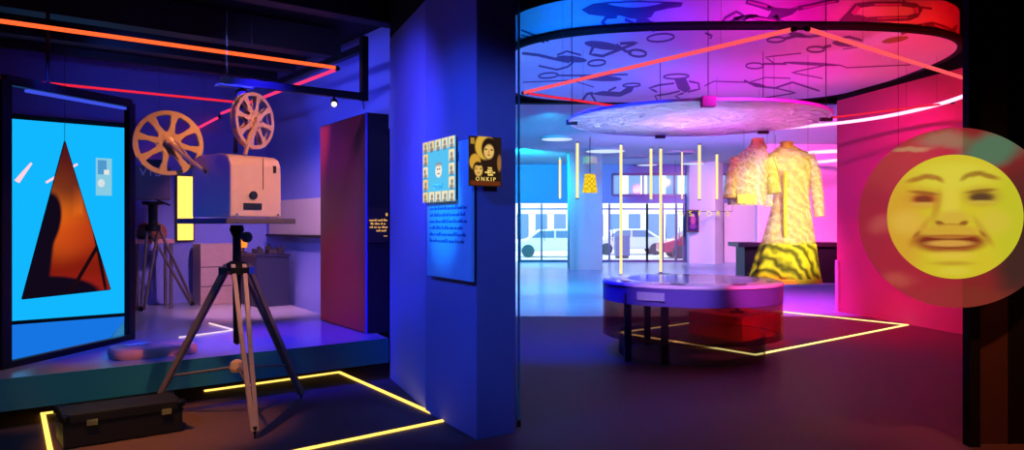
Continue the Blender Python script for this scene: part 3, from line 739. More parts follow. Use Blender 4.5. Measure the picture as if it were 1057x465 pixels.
# ------------------------------------------------------------------ black lighting frame with spotlights
L0 = V((-1.57, 7.9, 0))
lf = thing('lighting_frame', 'black angular steel lighting frame hanging from the ceiling before the blue wall', 'lighting frame', L0+Z*2.96)
bars = (('upright_bar', L0+Z*2.92, L0+Z*3.6), ('lower_bar', L0+Z*2.96, L0-B*1.475+Z*2.96), ('upper_bar', L0+Z*3.48, L0+A*2.54+Z*3.48), ('brace_bar', L0+A*2.54+Z*3.48, L0-B*1.4+Z*2.98))
for nm, p, q in bars:
    d = (q-p); s = d.cross(Z) if abs(d.normalized().z) < .9 else d.cross(B); s = s.normalized(); t2 = d.normalized().cross(s)
    build(nm, MB().obox((p+q)/2, d/2, s*.035 if nm != 'brace_bar' else s*.02, t2*.035 if nm != 'brace_bar' else t2*.02), M_steel, lf)
build('hanging_cable', MB().tube([L0+Z*2.92+B*-.01, L0+Z*2.83], .006, 6), M_wire, lf)
for q in (L0+Z*3.6, L0+A*2.5+Z*3.5, L0-B*1.42+Z*2.98): build('suspension_wire', MB().tube([q, V((q.x, q.y, 4.0))], .0015, 5), M_wire, lf)
for k, (off, lab, lit) in enumerate(((1.28, 'dark spotlight on the end of the black lighting frame above the reel', False), (.34, 'small lit spotlight under the black lighting frame', True))):
    q = L0-B*off+Z*2.925
    t = thing('spotlight', lab, 'spotlight', q)
    s_ = .55 if lit else 1.0; dd = V((.2, -.75, -.5)).normalized() if lit else V((.1, -.5, -.8)).normalized(); x_ = dd.cross(Z).normalized(); y_ = x_.cross(dd)
    build('yoke', MB().tube([q, q-Z*.06*s_], .012, 8), M_steel, t)
    build('housing', MB().lathe(q-Z*.1*s_-dd*.07*s_, [(.045*s_, 0), (.065*s_, .03*s_), (.065*s_, .16*s_), (.055*s_, .17*s_)], 18, x_, y_, dd), M_dark, t, smooth=True)
    build('lens', MB().lathe(q-Z*.1*s_+dd*.1*s_, [(.05*s_, 0), (.03*s_, .012*s_), (0, .014*s_)], 18, x_, y_, dd), glow('spot_lens', (255, 226, 190), 3.) if lit else M_steel, t)
build('mount_plate', MB().obox(L0-B*1.35+Z*2.915, B*.16, A*.06, Z*.008), mat('blue_steel', (90, 110, 190), .4, .5), lf)

# ------------------------------------------------------------------ column: info panel and two posters
fL0 = V((-.744, 6.39, 0)); fL1 = V((-.264, 5.53, 0)); fd = (fL1-fL0).normalized(); fn = V((fd.y, -fd.x, 0))
if fn.x > 0: fn = -fn
def on_col(px, py, off):
    o_ = V((0, 0, EYE)); d = P(px, py, 1.0)-o_; tt = (fL0+fn*off-o_).dot(fn)/d.dot(fn); return o_+d*tt
a, b = on_col(442, 155, .035), on_col(488, 291, .035)
zt, zb = 2.24, 1.18
a = V((a.x, a.y, 0)); b = V((b.x, b.y, 0)); wid = (b-a).length; cc_ = (a+b)/2; zc = (zt+zb)/2
ip = thing('info_panel', 'tall pale blue-lit text panel on the left face of the column', 'info panel', V((cc_.x, cc_.y, zc)))
build('board', MB().obox(V((cc_.x, cc_.y, zc)), fd*wid/2, fn*.012, Z*(zt-zb)/2), mat('panel_white', (120, 200, 245), .5, var=.01), ip)
build('mount', MB().obox(V((cc_.x, cc_.y, zc))-fn*.0225, fd*wid*.4, fn*.0105, Z*(zt-zb)*.42), M_dark, ip)
M_tx = mat('print_blue', (40, 110, 180), .7)
lettering('heading', 'Light and', .105, M_tx, ip, V((cc_.x, cc_.y, 2.12))+fn*.014+fd*.02, fd, Z)
word_bars('text_line', M_tx, ip, V((cc_.x, cc_.y, 2.0))+fn*.014-fd*wid*.3, fd, Z, wid*.6, .08, 9)
for i in range(6):
    word_bars('text_line', M_tx, ip, V((cc_.x, cc_.y, 1.73-.052*i))+fn*.014-fd*wid*.42, fd, Z, wid*(.84, .8, .84, .76, .82, .8)[i], .03, 40+i)

def picture(name, label, cat, c, d, n, w_, h_, feats, base, emit, mounts, group=None):
    """a flat print: local x along d, local z up"""
    t = thing(name, label, cat, c, group); t.rotation_euler.z = math.atan2(d.y, d.x)
    t['_w'] = (0, 0, 0)
    o = build('print', MB().obox((0, -.001, 0), (w_/2, 0, 0), (0, .004, 0), (0, 0, h_/2)), painted(name+'_print', base, feats, emit=emit, rough=.4), None); o.parent = t
    o = build('backing', MB().obox((0, .010, 0), (w_/2-.01, 0, 0), (0, .007, 0), (0, 0, h_/2-.01)), M_dark, None); o.parent = t
    if mounts:
        o = build('mount', MB().obox((mounts[0], .017+mounts[1]/2, 0), (.04, 0, 0), (0, mounts[1]/2, 0), (0, 0, h_*.3)), M_dark, None); o.parent = t
    return t
# collage poster before the info panel
pa, pb = on_col(437, 155, .075), on_col(470, 205, .075)
cw_ = V((pb.x-pa.x, pb.y-pa.y, 0)).length; chh = .50
fe = [('r', .02, 0, cw_*.33, chh*.36, 0, (90, 200, 250), .03, 1)]
rnd = random.Random(3)
cells = [(-1, j) for j in range(5)]+[(1, j) for j in range(5)]+[(0, 0), (0, 4), (-.5, 0), (.5, 0), (-.5, 4), (.5, 4)]
for cxk, j in cells:
    x = cxk*cw_*.41; z = chh*(.42-.21*j)
    fe.append(('r', x, z, cw_*.085, chh*.088, 0, (255, 236, 190) if rnd.random() > .4 else (250, 214, 140), .05, 1))
    fe.append(('e', x+rnd.uniform(-.01, .01), z+.005, cw_*.035, chh*.04, 0, (120, 130, 150), .3, .9))
    fe.append(('e', x, z-chh*.07, cw_*.06, chh*.04, 0, (90, 110, 140), .4, .8))
fe += [('e', .01, 0.0, cw_*.10, chh*.11, 0, (255, 246, 225), .15, 1), ('e', -.01, .012, cw_*.02, chh*.015, 0, (70, 90, 130), .4, 1), ('e', .03, .012, cw_*.02, chh*.015, 0, (70, 90, 130), .4, 1), ('e', .01, -.025, cw_*.035, chh*.012, 0, (150, 100, 100), .4, 1), ('e', .01, .05, cw_*.09, chh*.03, 0, (150, 120, 110), .5, .7)]
pcx = (pa+pb)/2
p1 = picture('film_poster_reflection', 'reflected collage film poster of many small pale photos on the blue panel', 'poster', V((pcx.x, pcx.y, 2.035)), fd, fn, cw_, chh, fe, (96, 190, 240), .95, (.05, .03))  # reflected poster built solid, its brightness put into emission
t_ = lettering('lettering', 'ONKIP', .06, mat('reflected_poster_white', (240, 240, 230), .6), p1, (0, -.006, -.13), (1, 0, 0), (0, 0, 1))
# portrait poster on the right face, its edge passing the corner
fR0 = V((-.264, 5.53, 0)); fR1 = V((.03, 5.73, 0)); rd = (fR1-fR0).normalized(); rn = V((rd.y, -rd.x, 0))
o_ = V((0, 0, EYE))
def on_r(px, py, off):
    d = P(px, py, 1.0)-o_; tt = (fR0+rn*off-o_).dot(rn)/d.dot(rn); return o_+d*tt
qa, qb = on_r(484, 140, .05), on_r(517, 193, .05)
w_ = V((qb.x-qa.x, qb.y-qa.y, 0)).length; h_ = qa.z-qb.z
fe = [('e', -.005, h_*.30, w_*.30, h_*.26, 0, (236, 186, 70), .12, 1), ('e', .035, h_*.26, w_*.25, h_*.23, 0, (40, 26, 20), .12, 1),
      ('e', .03, h_*.20, w_*.155, h_*.145, 8, (246, 200, 110), .2, 1), ('e', .055, h_*.24, w_*.045, h_*.014, 8, (90, 50, 24), .4, 1), ('e', .005, h_*.245, w_*.045, h_*.014, 8, (90, 50, 24), .4, 1), ('e', .03, h_*.195, w_*.02, h_*.035, 8, (200, 140, 66), .5, .9), ('e', .03, h_*.135, w_*.05, h_*.013, 8, (150, 70, 40), .4, 1),
      ('e', -.09, -h_*.02, w_*.17, h_*.16, 0, (226, 170, 60), .15, 1), ('e', -.065, -h_*.17, w_*.16, h_*.16, 0, (40, 26, 20), .15, 1), ('e', -.06, -h_*.18, w_*.125, h_*.125, 0, (240, 190, 96), .2, 1), ('e', -.08, -h_*.15, w_*.03, h_*.013, 0, (90, 50, 24), .4, 1), ('e', -.04, -h_*.15, w_*.03, h_*.013, 0, (90, 50, 24), .4, 1), ('e', -.06, -h_*.235, w_*.035, h_*.012, 0, (150, 70, 40), .4, 1), ('e', -.06, -h_*.06, w_*.11, h_*.035, 0, (50, 30, 20), .3, 1),
      ('e', w_*.44, -h_*.02, w_*.07, h_*.16, 0, (190, 130, 60), .3, .7), ('r', 0, -h_*.44, w_*.47, h_*.045, 0, (120, 54, 24), .1, .8), ('r', -w_*.40, h_*.40, w_*.06, h_*.06, 0, (196, 150, 60), .2, .9)]
qc = (qa+qb)/2
p2 = picture('film_poster_reflection', 'reflected dark yellow film poster of two women in headscarves at the column corner', 'poster', V((qc.x, qc.y, qc.z)), rd, rn, w_, h_, fe, (44, 28, 22), .85, (.06, .03))  # also a reflection built solid; the print emits its own brightness
M_py = glow('reflected_poster_yellow', (255, 214, 110), .9)
lettering('lettering', 'O N K I P', .042, M_py, p2, (0, -.008, -h_*.36), (1, 0, 0), (0, 0, 1))
for i, (zz, wl) in enumerate(((-.13, .05), (-.18, .06), (-.22, .10), (-.27, .05))): word_bars('text_line', M_py, p2, (.045-wl/2, -.008, h_*zz), (1, 0, 0), (0, 0, 1), wl, .018, 60+i)

# glass leaf standing edge-on beside the column
gd = struct('door_4', MB().box(.052, .058, 5.95, 7.1, .03, 4.3), tinted('edge_glass', (60, 150, 220), .82, .05, (200, 235, 255)))
build('bottom_rail', MB().box(.04, .07, 5.9, 7.15, 0, .05), M_steel, gd)
build('edge', MB().box(.047, .063, 5.93, 5.95, .03, 4.3), mat('glass_edge', (60, 150, 200), .2), gd)

# ------------------------------------------------------------------ round showcase
sc0 = V((2.23, 9.3, 0))
rc = thing('round_showcase', 'low round glass showcase table on smoked drum with pale shiny rim', 'showcase', sc0)
M_top = mat('showcase_rim', (196, 180, 214), .25, var=.05, coat=.4)
R = 1.10
build('rim', MB().lathe(sc0, [(.80, .90), (.80, .93), (R-.02, .92), (R, .90), (R, .885), (R-.02, .875)], 96, close=True), M_top, rc, smooth=True)
build('glass_top', MB().lathe(sc0, [(0, .918), (.80, .918), (.80, .93), (0, .93)], 96), tinted('showcase_glass', (150, 190, 230), .35, .06), rc)
build('display_bed', MB().lathe(sc0, [(0, .80), (1.02, .80), (1.02, .82), (0, .82)], 64), mat('bed_blue', (120, 140, 190), .5), rc)
build('upper_band', MB().lathe(sc0, [(R-.012, .875), (R-.012, .68), (R-.02, .68), (R-.02, .875)], 96, close=True), tinted('violet_band', (96, 82, 170), .25, .3, (190, 180, 255)), rc, smooth=True)
build('smoked_skirt', MB().lathe(sc0, [(R-.012, .68), (R-.012, .25), (R-.022, .25), (R-.022, .68)], 96, close=True), tinted('smoked_glass', (40, 28, 40), .66, .12, (255, 225, 220)), rc, smooth=True)
build('base_ring', MB().lathe(sc0, [(.89, .25), (.89, .0), (.88, .0), (.88, .25)], 96, close=True), tinted('base_tint', (58, 38, 84), .6, .4), rc, smooth=True)
build('bottom_ring', MB().lathe(sc0, [(.86, .25), (R-.01, .25), (R-.01, .262), (.86, .262)], 96, close=True), tinted('ring_dark', (50, 40, 60), .6, .4), rc)
for px in (648, 686):
    dd = 8.56 if px == 686 else 8.72
    q = V(((px-CX)*dd/F, dd, 0)); build('leg', MB().obox(q+Z*.40, (.038, 0, 0), (0, .038, 0), (0, 0, .40)), M_dark, rc)
for ag in (125,): build('leg', MB().obox(sc0+V((math.cos(math.radians(ag))*.75, math.sin(math.radians(ag))*.75, .40)), (.038, 0, 0), (0, .038, 0), (0, 0, .40)), M_dark, rc)
for k, ag in enumerate((-157, -112, -68, -28, 100)):
    a = math.radians(ag); d = V((math.cos(a), math.sin(a), 0)); s = V((-d.y, d.x, 0)); c = sc0+d*.95+Z*.929
    m = MB(); m.prism([c+s*.085-d*.03, c+s*.06+d*.035, c-s*.06+d*.035, c-s*.085-d*.03], (0, 0, .006)); build('viewing_hole', m, M_dark, rc)
a = math.radians(-127); d = V((math.cos(a), math.sin(a), 0)); s = V((-d.y, d.x, 0)); c = sc0+d*(R+.004)+Z*.79
build('label_plate', MB().obox(c, s*.17, d*.006, Z*.045), mat('label_silver', (150, 150, 190), .3), rc)
for k, (ag, rr_) in enumerate(((-128, .9), (-122, .88), (-126, .96))):
    a = math.radians(ag); q = sc0+V((math.cos(a), math.sin(a), 0))*rr_+Z*.9285
    m = MB(); s = V((-math.sin(a), math.cos(a), 0)); m.prism([q-s*.07, q+s*.05+Z*.002-V((math.cos(a), math.sin(a), 0))*.02, q+s*.03+V((math.cos(a), math.sin(a), 0))*.02], (0, 0, .004+.002*k))
    tag(build('paper_slip', m, mat('slip_%d' % k, (230, 220, 240), .4), origin=q), 'scrap of pale paper lying on the left of the showcase rim', 'paper', 'paper scraps on the showcase rim')

# red box behind it with a speckled cup
rb = [G(766, 352.6), G(711, 344.5), G(838, 343)]
x_ = (rb[1]-rb[0]); y_ = V((.78, .626, 0))*.95; y_ = V((x_.y, -x_.x, 0)).normalized()*.95
if y_.x < 0: y_ = -y_
bx = thing('plinth_box', 'low red plinth box on the floor behind the round showcase', 'plinth', rb[0])
M_redbox = mat('red_box', (190, 52, 34), .6, var=.05)
build('body', MB().prism([rb[0], rb[0]+x_, rb[0]+x_+y_, rb[0]+y_], (0, 0, .31)), M_redbox, bx, bevel=.004)
build('top_board', MB().prism([p+Z*.31 for p in (rb[0]-x_*.01-y_*.01, rb[0]+x_*1.01-y_*.01, rb[0]+x_*1.01+y_*1.01, rb[0]-x_*.01+y_*1.01)], (0, 0, .02)), mat('box_top', (222, 98, 52), .6), bx)
bq = rb[0]+x_*.42+y_*.45+Z*.331
cu = thing('goblet', 'round speckled goblet standing on the red plinth box', 'goblet', bq)
build('foot', MB().lathe(bq, [(.11, 0), (.11, .012), (.03, .03), (.022, .09)], 24), M_dark, cu, smooth=True)
m, nt, out = new_mat('speckled_glaze'); b_ = nt.nodes.new('ShaderNodeBsdfPrincipled'); vo = nt.nodes.new('ShaderNodeTexVoronoi'); vo.inputs['Scale'].default_value = 60
rp = nt.nodes.new('ShaderNodeValToRGB'); rp.color_ramp.elements[0].color = (.8, .7, .8, 1); rp.color_ramp.elements[0].position = .12; rp.color_ramp.elements[1].color = (.10, .05, .18, 1); rp.color_ramp.elements[1].position = .3
tcn = nt.nodes.new('ShaderNodeTexCoord'); nt.links.new(tcn.outputs['Object'], vo.inputs['Vector']); nt.links.new(vo.outputs['Distance'], rp.inputs[0]); nt.links.new(rp.outputs[0], b_.inputs['Base Color']); nt.links.new(b_.outputs[0], out.inputs['Surface'])
build('bowl', MB().lathe(bq+Z*.08, [(.02, 0), (.14, .03), (.2, .1), (.22, .18), (.215, .24), (.2, .24), (.2, .18), (.13, .05), (0, .03)], 36), m, cu, smooth=True)

# ------------------------------------------------------------------ crinkled disc hanging over the showcase
dc = V((2.29, 9.3, 2.9))
sd_ = thing('hanging_disc', 'pale crinkled foil disc hung flat above the round showcase', 'hanging disc', dc)
m, nt, out = new_mat('crinkled_foil'); b_ = nt.nodes.new('ShaderNodeBsdfPrincipled'); b_.inputs['Base Color'].default_value = (.86, .84, .9, 1); b_.inputs['Roughness'].default_value = .28; b_.inputs['Metallic'].default_value = .4
tcn = nt.nodes.new('ShaderNodeTexCoord'); wv = nt.nodes.new('ShaderNodeTexNoise'); wv.inputs['Scale'].default_value = 3.2; wv.inputs['Detail'].default_value = 7; wv.inputs['Distortion'].default_value = 2.4
bp = nt.nodes.new('ShaderNodeBump'); bp.inputs['Strength'].default_value = 1.0; bp.inputs['Distance'].default_value = .3
nt.links.new(tcn.outputs['Object'], wv.inputs['Vector']); nt.links.new(wv.outputs['Fac'], bp.inputs['Height']); nt.links.new(bp.outputs[0], b_.inputs['Normal']); nt.links.new(b_.outputs[0], out.inputs['Surface'])
build('foil', MB().lathe(dc, [(0, 0), (1.56, 0), (1.56, .02), (0, .02)], 90), m, sd_)
build('rim', MB().tube([dc+V((1.57*math.cos(k*math.pi/48), 1.57*math.sin(k*math.pi/48), .01)) for k in range(96)], .02, 8, closed=True), mat('rim_white', (225, 215, 230), .35), sd_, smooth=True)
for ag in (178, 95, 40, -10):
    a = math.radians(ag); q = dc+V((1.54*math.cos(a), 1.54*math.sin(a), 0))
    build('clip', MB().obox(q-Z*.01, (.07, 0, 0), (0, .03, 0), (0, 0, .03)), M_dark, sd_)
    build('wire', MB().tube([q, V((q.x, q.y, 4.0 if inside(q) else 5.2))], .005, 6), M_wire, sd_)
q = dc+V((.02, -1.0, -.0))
bxp = thing('hanging_sensor_box', 'small square pink box hanging on a wire by the foil disc', 'sensor box', P(731, 105, 8.0))
q = P(731, 105, 7.6)
bxp.location = q; bxp['_w'] = tuple(q)
build('body', MB().obox(q, (.07, 0, 0), (0, .05, 0), (0, 0, .055)), mat('pink_box', (214, 90, 150), .5), bxp, bevel=.006)
build('wire', MB().tube([q+Z*.05, V((q.x, q.y, 5.2))], .004, 6), M_wire, bxp)

# ------------------------------------------------------------------ two costumes, glass reflections built as garments hung on wires
def lace(name, rgb, see, dark, scale):
    m, nt, out = new_mat(name); N = nt.nodes; L = nt.links
    tcn = N.new('ShaderNodeTexCoord'); wv = N.new('ShaderNodeTexWave'); wv.wave_type = 'BANDS'; wv.bands_direction = 'DIAGONAL'
    wv.inputs['Scale'].default_value = scale; wv.inputs['Distortion'].default_value = 9; wv.inputs['Detail'].default_value = 2; wv.inputs['Detail Scale'].default_value = 1.2
    vo = N.new('ShaderNodeTexVoronoi'); vo.feature = 'DISTANCE_TO_EDGE'; vo.inputs['Scale'].default_value = scale*3.2
    L.new(tcn.outputs['Object'], wv.inputs['Vector']); L.new(tcn.outputs['Object'], vo.inputs['Vector'])
    mx = N.new('ShaderNodeMix'); mx.data_type = 'RGBA'; mx.inputs[6].default_value = (*lin(dark), 1); mx.inputs[7].default_value = (*lin(rgb), 1)
    L.new(wv.outputs['Fac'], mx.inputs[0])
    d = N.new('ShaderNodeBsdfPrincipled'); d.inputs['Roughness'].default_value = .7; L.new(mx.outputs[2], d.inputs['Base Color'])
    tr_ = N.new('ShaderNodeBsdfTransparent'); ms = N.new('ShaderNodeMixShader')
    mr = N.new('ShaderNodeMapRange'); mr.inputs['From Max'].default_value = .12; mr.inputs['To Min'].default_value = 1-see*.35; mr.inputs['To Max'].default_value = 1-see
    L.new(vo.outputs['Distance'], mr.inputs['Value']); L.new(mr.outputs[0], ms.inputs[0]); L.new(tr_.outputs[0], ms.inputs[1]); L.new(d.outputs[0], ms.inputs[2]); L.new(ms.outputs[0], out.inputs['Surface'])
    return m
M_lace = lace('gold_lace', (252, 246, 160), .45, (216, 190, 90), 3.6)
M_lace2 = lace('pale_lace', (252, 246, 200), .58, (220, 196, 130), 4.)
M_skirt = lace('olive_brocade', (240, 226, 60), .12, (90, 84, 16), 2.6)
M_trimy = mat('gold_trim', (246, 224, 90), .5, var=.3, scale=60)
def ell(c, rx, ry, n=36, wav=0., k=9):
    return [V((c.x+rx*(1+wav*math.sin(k*a))*math.cos(a), c.y+ry*(1+wav*math.sin(k*a))*math.sin(a), c.z)) for a in [i*2*math.pi/n for i in range(n)]]
YD = 10.5
cb = P(818, 292, YD)
co = thing('lace_dress', 'long yellow lace coat dress with full sleeves hanging above the floor', 'dress', cb)
def dz(py): return EYE+(CY-py)*YD/F
def dx(px): return (px-CX)*YD/F
s = YD/F
rows = [(150, 812, 7, .05), (154, 813, 13, .09), (160, 815, 22, .12), (170, 816, 22, .13), (185, 817, 19, .13), (205, 817, 18, .14), (225, 816, 22, .17), (240, 815, 25, .2), (253, 814, 28, .23)]
m = MB(); m.loft([ell(V((dx(cx), YD, dz(y))), w*s, max(.05, d), wav=.02 if y > 200 else 0) for y, cx, w, d in rows], caps=False)
build('bodice', m, M_lace, co, smooth=True)
rows = [(252, 814, 28, .23), (265, 812, 31, .26), (280, 811, 34, .30), (292, 810, 36, .33)]
m = MB(); m.loft([ell(V((dx(cx), YD, dz(y))), w*s, d, n=72, wav=.045) for y, cx, w, d in rows], caps=False)
build('skirt', m, M_skirt, co, smooth=True)
for sg, pts in ((-1, [(799, 160), (793, 178), (790, 200), (792, 214)]), (1, [(834, 160), (840, 178), (843, 205), (844, 224)])):
    m = MB(); m.tube([V((dx(x), YD-.02*i, dz(y))) for i, (x, y) in enumerate(pts)], [.085, .085, .08, .07], 16)
    build('sleeve', m, M_lace2, co, smooth=True)
build('collar', MB().lathe(V((dx(812), YD, dz(151))), [(.10, -.03), (.085, .03), (.09, .06), (.08, .06), (.075, .03), (.09, -.03)], 28, close=True), M_trimy, co, smooth=True)
build('front_trim', MB().tube([V((dx(806), YD-.17, dz(178))), V((dx(805), YD-.19, dz(205))), V((dx(804), YD-.24, dz(245)))], .028, 8), M_trimy, co)
build('hem_band', MB().loft([ell(V((dx(810), YD, dz(292))), 37*s, .34, n=72, wav=.045), ell(V((dx(810), YD, dz(287))), 36.4*s, .335, n=72, wav=.045)], caps=False), M_trimy, co, smooth=True)
build('hanger', MB().tube([V((dx(798), YD, dz(158))), V((dx(813), YD, dz(151))), V((dx(834), YD, dz(158)))], .012, 8), M_wire, co)
for px in (799, 834): build('wire', MB().tube([V((dx(px), YD, dz(158))), V((dx(px), YD, 4.0))], .0025, 5), M_wire, co)
YJ = 10.15; s = YJ/F
def jx(px): return (px-CX)*YJ/F
def jz(py): return EYE+(CY-py)*YJ/F
cj = thing('lace_jacket_reflection', 'reflection of a short pale lace cape jacket hanging left of the long dress', 'jacket', P(776, 213, YJ))
rows = [(150, 781, 7, .06), (156, 779, 12, .10), (164, 776, 19, .13), (178, 773, 20, .14), (195, 772, 20, .15), (212, 771, 19, .16)]
m = MB(); m.loft([ell(V((jx(cx), YJ, jz(y))), w*s, d, wav=.03) for y, cx, w, d in rows], caps=False)
build('cape', m, M_lace2, cj, smooth=True)
for pts in ([(760, 164), (755, 182), (752, 205)], [(793, 164), (797, 182), (798, 200)]):
    build('sleeve', MB().tube([V((jx(x), YJ-.03*i, jz(y))) for i, (x, y) in enumerate(pts)], [.08, .085, .09], 14), M_lace, cj, smooth=True)
build('collar', MB().lathe(V((jx(782), YJ, jz(149))), [(.13, -.06), (.09, .02), (.08, .08), (.07, .08), (.08, .02), (.12, -.06)], 28, close=True), M_lace, cj, smooth=True)
build('hem_patch', MB().obox(V((jx(766), YJ-.17, jz(206))), (.12, 0, 0), (0, .02, 0), (0, 0, .06)), M_trimy, cj, bevel=.01)
for px in (768, 792): build('wire', MB().tube([V((jx(px), YJ, jz(157))), V((jx(px), YJ, 2.905))], .0025, 5), M_wire, cj)

# ------------------------------------------------------------------ round translucent face screen at the right, built from a glass reflection
mc = P(989, 225, 5.15); rx, rz = 103*5.15/F, 93*5.15/F
ms = thing('round_screen_reflection', 'big round see-through screen reflection showing a yellow smiling face', 'projection screen', mc)
ix, iz = 70*5.15/F, 64*5.15/F
iy = .0
k = ix
def fpx(px, py): return ((px-989)*5.15/F, (225-py)*5.15/F)
def fe_(kind, px, py, rpx, rpy, rot, rgb, soft, op):
    x, z = fpx(px, py); return (kind, x, z, rpx*5.15/F, rpy*5.15/F, -rot, rgb, soft, op)
halo = [fe_('e', 925, 165, 40, 30, 0, (214, 84, 60), .6, .8), fe_('e', 975, 145, 26, 9, 0, (150, 160, 110), .5, .9), fe_('e', 1025, 155, 34, 16, 20, (110, 170, 130), .5, .9),
        fe_('e', 940, 155, 18, 3, 0, (214, 190, 120), .5, .9), fe_('e', 912, 232, 14, 8, 0, (220, 120, 90), .7, .7), fe_('e', 925, 290, 16, 8, 0, (216, 120, 80), .7, .7), fe_('e', 1050, 250, 24, 70, 0, (40, 60, 50), .6, .8), fe_('e', 990, 308, 60, 12, 0, (176, 76, 52), .5, .6)]
Y_ = (216, 196, 44); DK = (150, 92, 34)
face = [fe_('e', 925, 240, 26, 60, 0, (216, 140, 50), .6, .6), fe_('e', 1044, 225, 20, 60, 0, (190, 196, 40), .6, .6),
        fe_('e', 985, 182, 40, 14, 0, (226, 214, 70), .6, .7),
        fe_('e', 946, 185, 11, 2.6, 14, (168, 96, 38), .6, .8), fe_('e', 960, 183, 10, 2.8, -8, (168, 96, 38), .6, .8), fe_('e', 969, 186, 5, 2.2, -28, (168, 96, 38), .6, .6), fe_('e', 1019, 182, 11, 2.6, -14, (150, 96, 34), .6, .8), fe_('e', 1004, 180, 10, 2.8, 10, (150, 96, 34), .6, .8), fe_('e', 994, 184, 5, 2.2, 30, (150, 96, 34), .6, .6),
        fe_('e', 953, 205, 18, 9, 0, (206, 140, 52), .6, .8), fe_('e', 1012, 203, 18, 9, 0, (186, 140, 50), .6, .8),
        fe_('e', 953, 206, 13, 5.5, 0, (186, 96, 40), .35, 1), fe_('e', 1012, 204, 13, 5.5, 0, (120, 92, 40), .35, 1),
        fe_('e', 952, 206, 9, 3.6, 0, (124, 58, 36), .4, .9), fe_('e', 1011, 204, 9, 3.6, 0, (92, 60, 40), .4, .9), fe_('e', 953, 211, 14, 2, 0, (222, 176, 70), .6, .8), fe_('e', 1012, 209, 14, 2, 0, (216, 184, 64), .6, .8),
        fe_('e', 953, 199.5, 15, 2, -6, (150, 84, 34), .5, .8), fe_('e', 1011, 197.5, 15, 2, 6, (130, 84, 34), .5, .8),
        fe_('e', 980, 212, 9, 26, 0, (228, 206, 70), .6, .8), fe_('e', 965, 216, 4, 16, -12, (196, 140, 46), .7, .7),
        fe_('e', 982, 226, 17, 8, 0, (216, 176, 60), .5, .9), fe_('e', 969, 231, 5, 2.6, -20, (140, 76, 30), .5, .9), fe_('e', 993, 231, 5, 2.6, 20, (140, 76, 30), .5, .9), fe_('e', 980, 233, 12, 2.2, 0, (176, 110, 40), .6, .8),
        fe_('e', 948, 240, 3.5, 15, -34, (192, 122, 42), .7, .75), fe_('e', 1014, 239, 3.5, 15, 34, (188, 134, 44), .7, .75),
        fe_('e', 935, 230, 16, 12, 0, (228, 184, 70), .6, .8), fe_('e', 1026, 229, 16, 12, 0, (218, 194, 62), .6, .8),
        fe_('e', 979, 250, 37, 11.5, 0, (164, 84, 36), .25, .95), fe_('e', 979, 249, 31, 7.5, 0, (132, 48, 28), .2, 1),
        fe_('e', 979, 251.5, 24, 3.4, 0, (222, 164, 70), .4, .95), fe_('e', 979, 239, 30, 6.8, 0, (214, 170, 54), .3, 1), fe_('e', 979, 243.8, 27, 1.5, 0, (176, 88, 44), .6, .8),
        fe_('e', 945, 242, 4.5, 1.8, 40, (160, 84, 36), .7, .7), fe_('e', 1013, 241.5, 4.5, 1.8, -40, (160, 84, 36), .7, .7),
        fe_('e', 981, 264, 21, 4.4, 0, (230, 196, 66), .6, .8), fe_('e', 982, 272, 20, 2.2, 0, (192, 144, 46), .7, .7), fe_('e', 984, 280, 15, 4, 0, (224, 206, 66), .6, .7)]
hal = painted('screen_sky', (190, 56, 58), halo, emit=.55, see=.45, noise=.12, nscale=5)
fce = painted('screen_face', Y_, face, emit=.92, see=.14)
disc = MB(); disc.lathe(mc-V((0, 0, 0)), [(1, -.004), (1, .004)], 96, (rx, 0, 0), (0, 0, rz), (0, -1, 0))
build('gauze', disc, hal, ms)
xo, zo = fpx(985, 224)
fd_ = MB(); fd_.lathe(mc+V((xo, -.012, zo)), [(1, -.004), (1, .004)], 96, (ix, 0, 0), (0, 0, iz), (0, -1, 0))
build('face_disc', fd_, fce, ms)
for sx in (-.6, .6): build('wire', MB().tube([mc+V((sx*rx, 0, rz*.8)), V((mc.x+sx*rx, mc.y, 5.2))], .0015, 5), M_wire, ms)

# ------------------------------------------------------------------ lobby furnishings
def ceil_disc(px, py, rpx, lab, r_m):
    p = G(px, py, 4.16)
    t = thing('ceiling_light', lab, 'ceiling light', p, 'round lobby ceiling lights'); rr = rpx*p.y/F
    build('diffuser', MB().lathe(p-Z*.03, [(0, 0), (rr, 0), (rr*1.01, .03), (rr*1.01, .07)], 40), r_m, t)
    build('frame', MB().lathe(p, [(rr*1.01, -.035), (rr*1.05, -.035), (rr*1.05, .04), (rr*1.01, .04)], 40, close=True), M_lceil, t)
M_disc = glow('disc_light', (205, 225, 255), 1.1); M_disc2 = mat('disc_grey', (110, 110, 160), .6)
for px, py, r_, mm, lab in ((625, 155.5, 20, M_disc, 'bright round lobby ceiling light beside the second yellow tube'), (575, 143, 16, M_disc, 'bright round lobby ceiling light nearest the column'), (668, 170, 10, M_disc, 'small bright round ceiling light above the entrance doors'),
                       (715, 168.5, 12, M_disc, 'bright round ceiling light right of the entrance doors'), (600, 161.5, 14, M_disc2, 'dim round ceiling light between the yellow tubes at the left'), (700, 158, 16, M_disc2, 'dim violet round ceiling light above the clerestory'), (655, 162, 14, M_disc2, 'dim round ceiling light in the middle of the lobby')):
    ceil_disc(px, py, r_, lab, mm)
rp_ = V(((840-CX)*21.5/F, 21.5, EYE+69.5*21.5/F))
rl = thing('hanging_ring_lamp', 'white glowing ring lamp hung low in the pink part of the lobby', 'ring lamp', rp_)
build('ring', MB().tube([rp_+V((1.12*math.cos(k*math.pi/36), 1.9*math.sin(k*math.pi/36), 0)) for k in range(72)], .045, 8, closed=True), M_arc, rl, smooth=True)
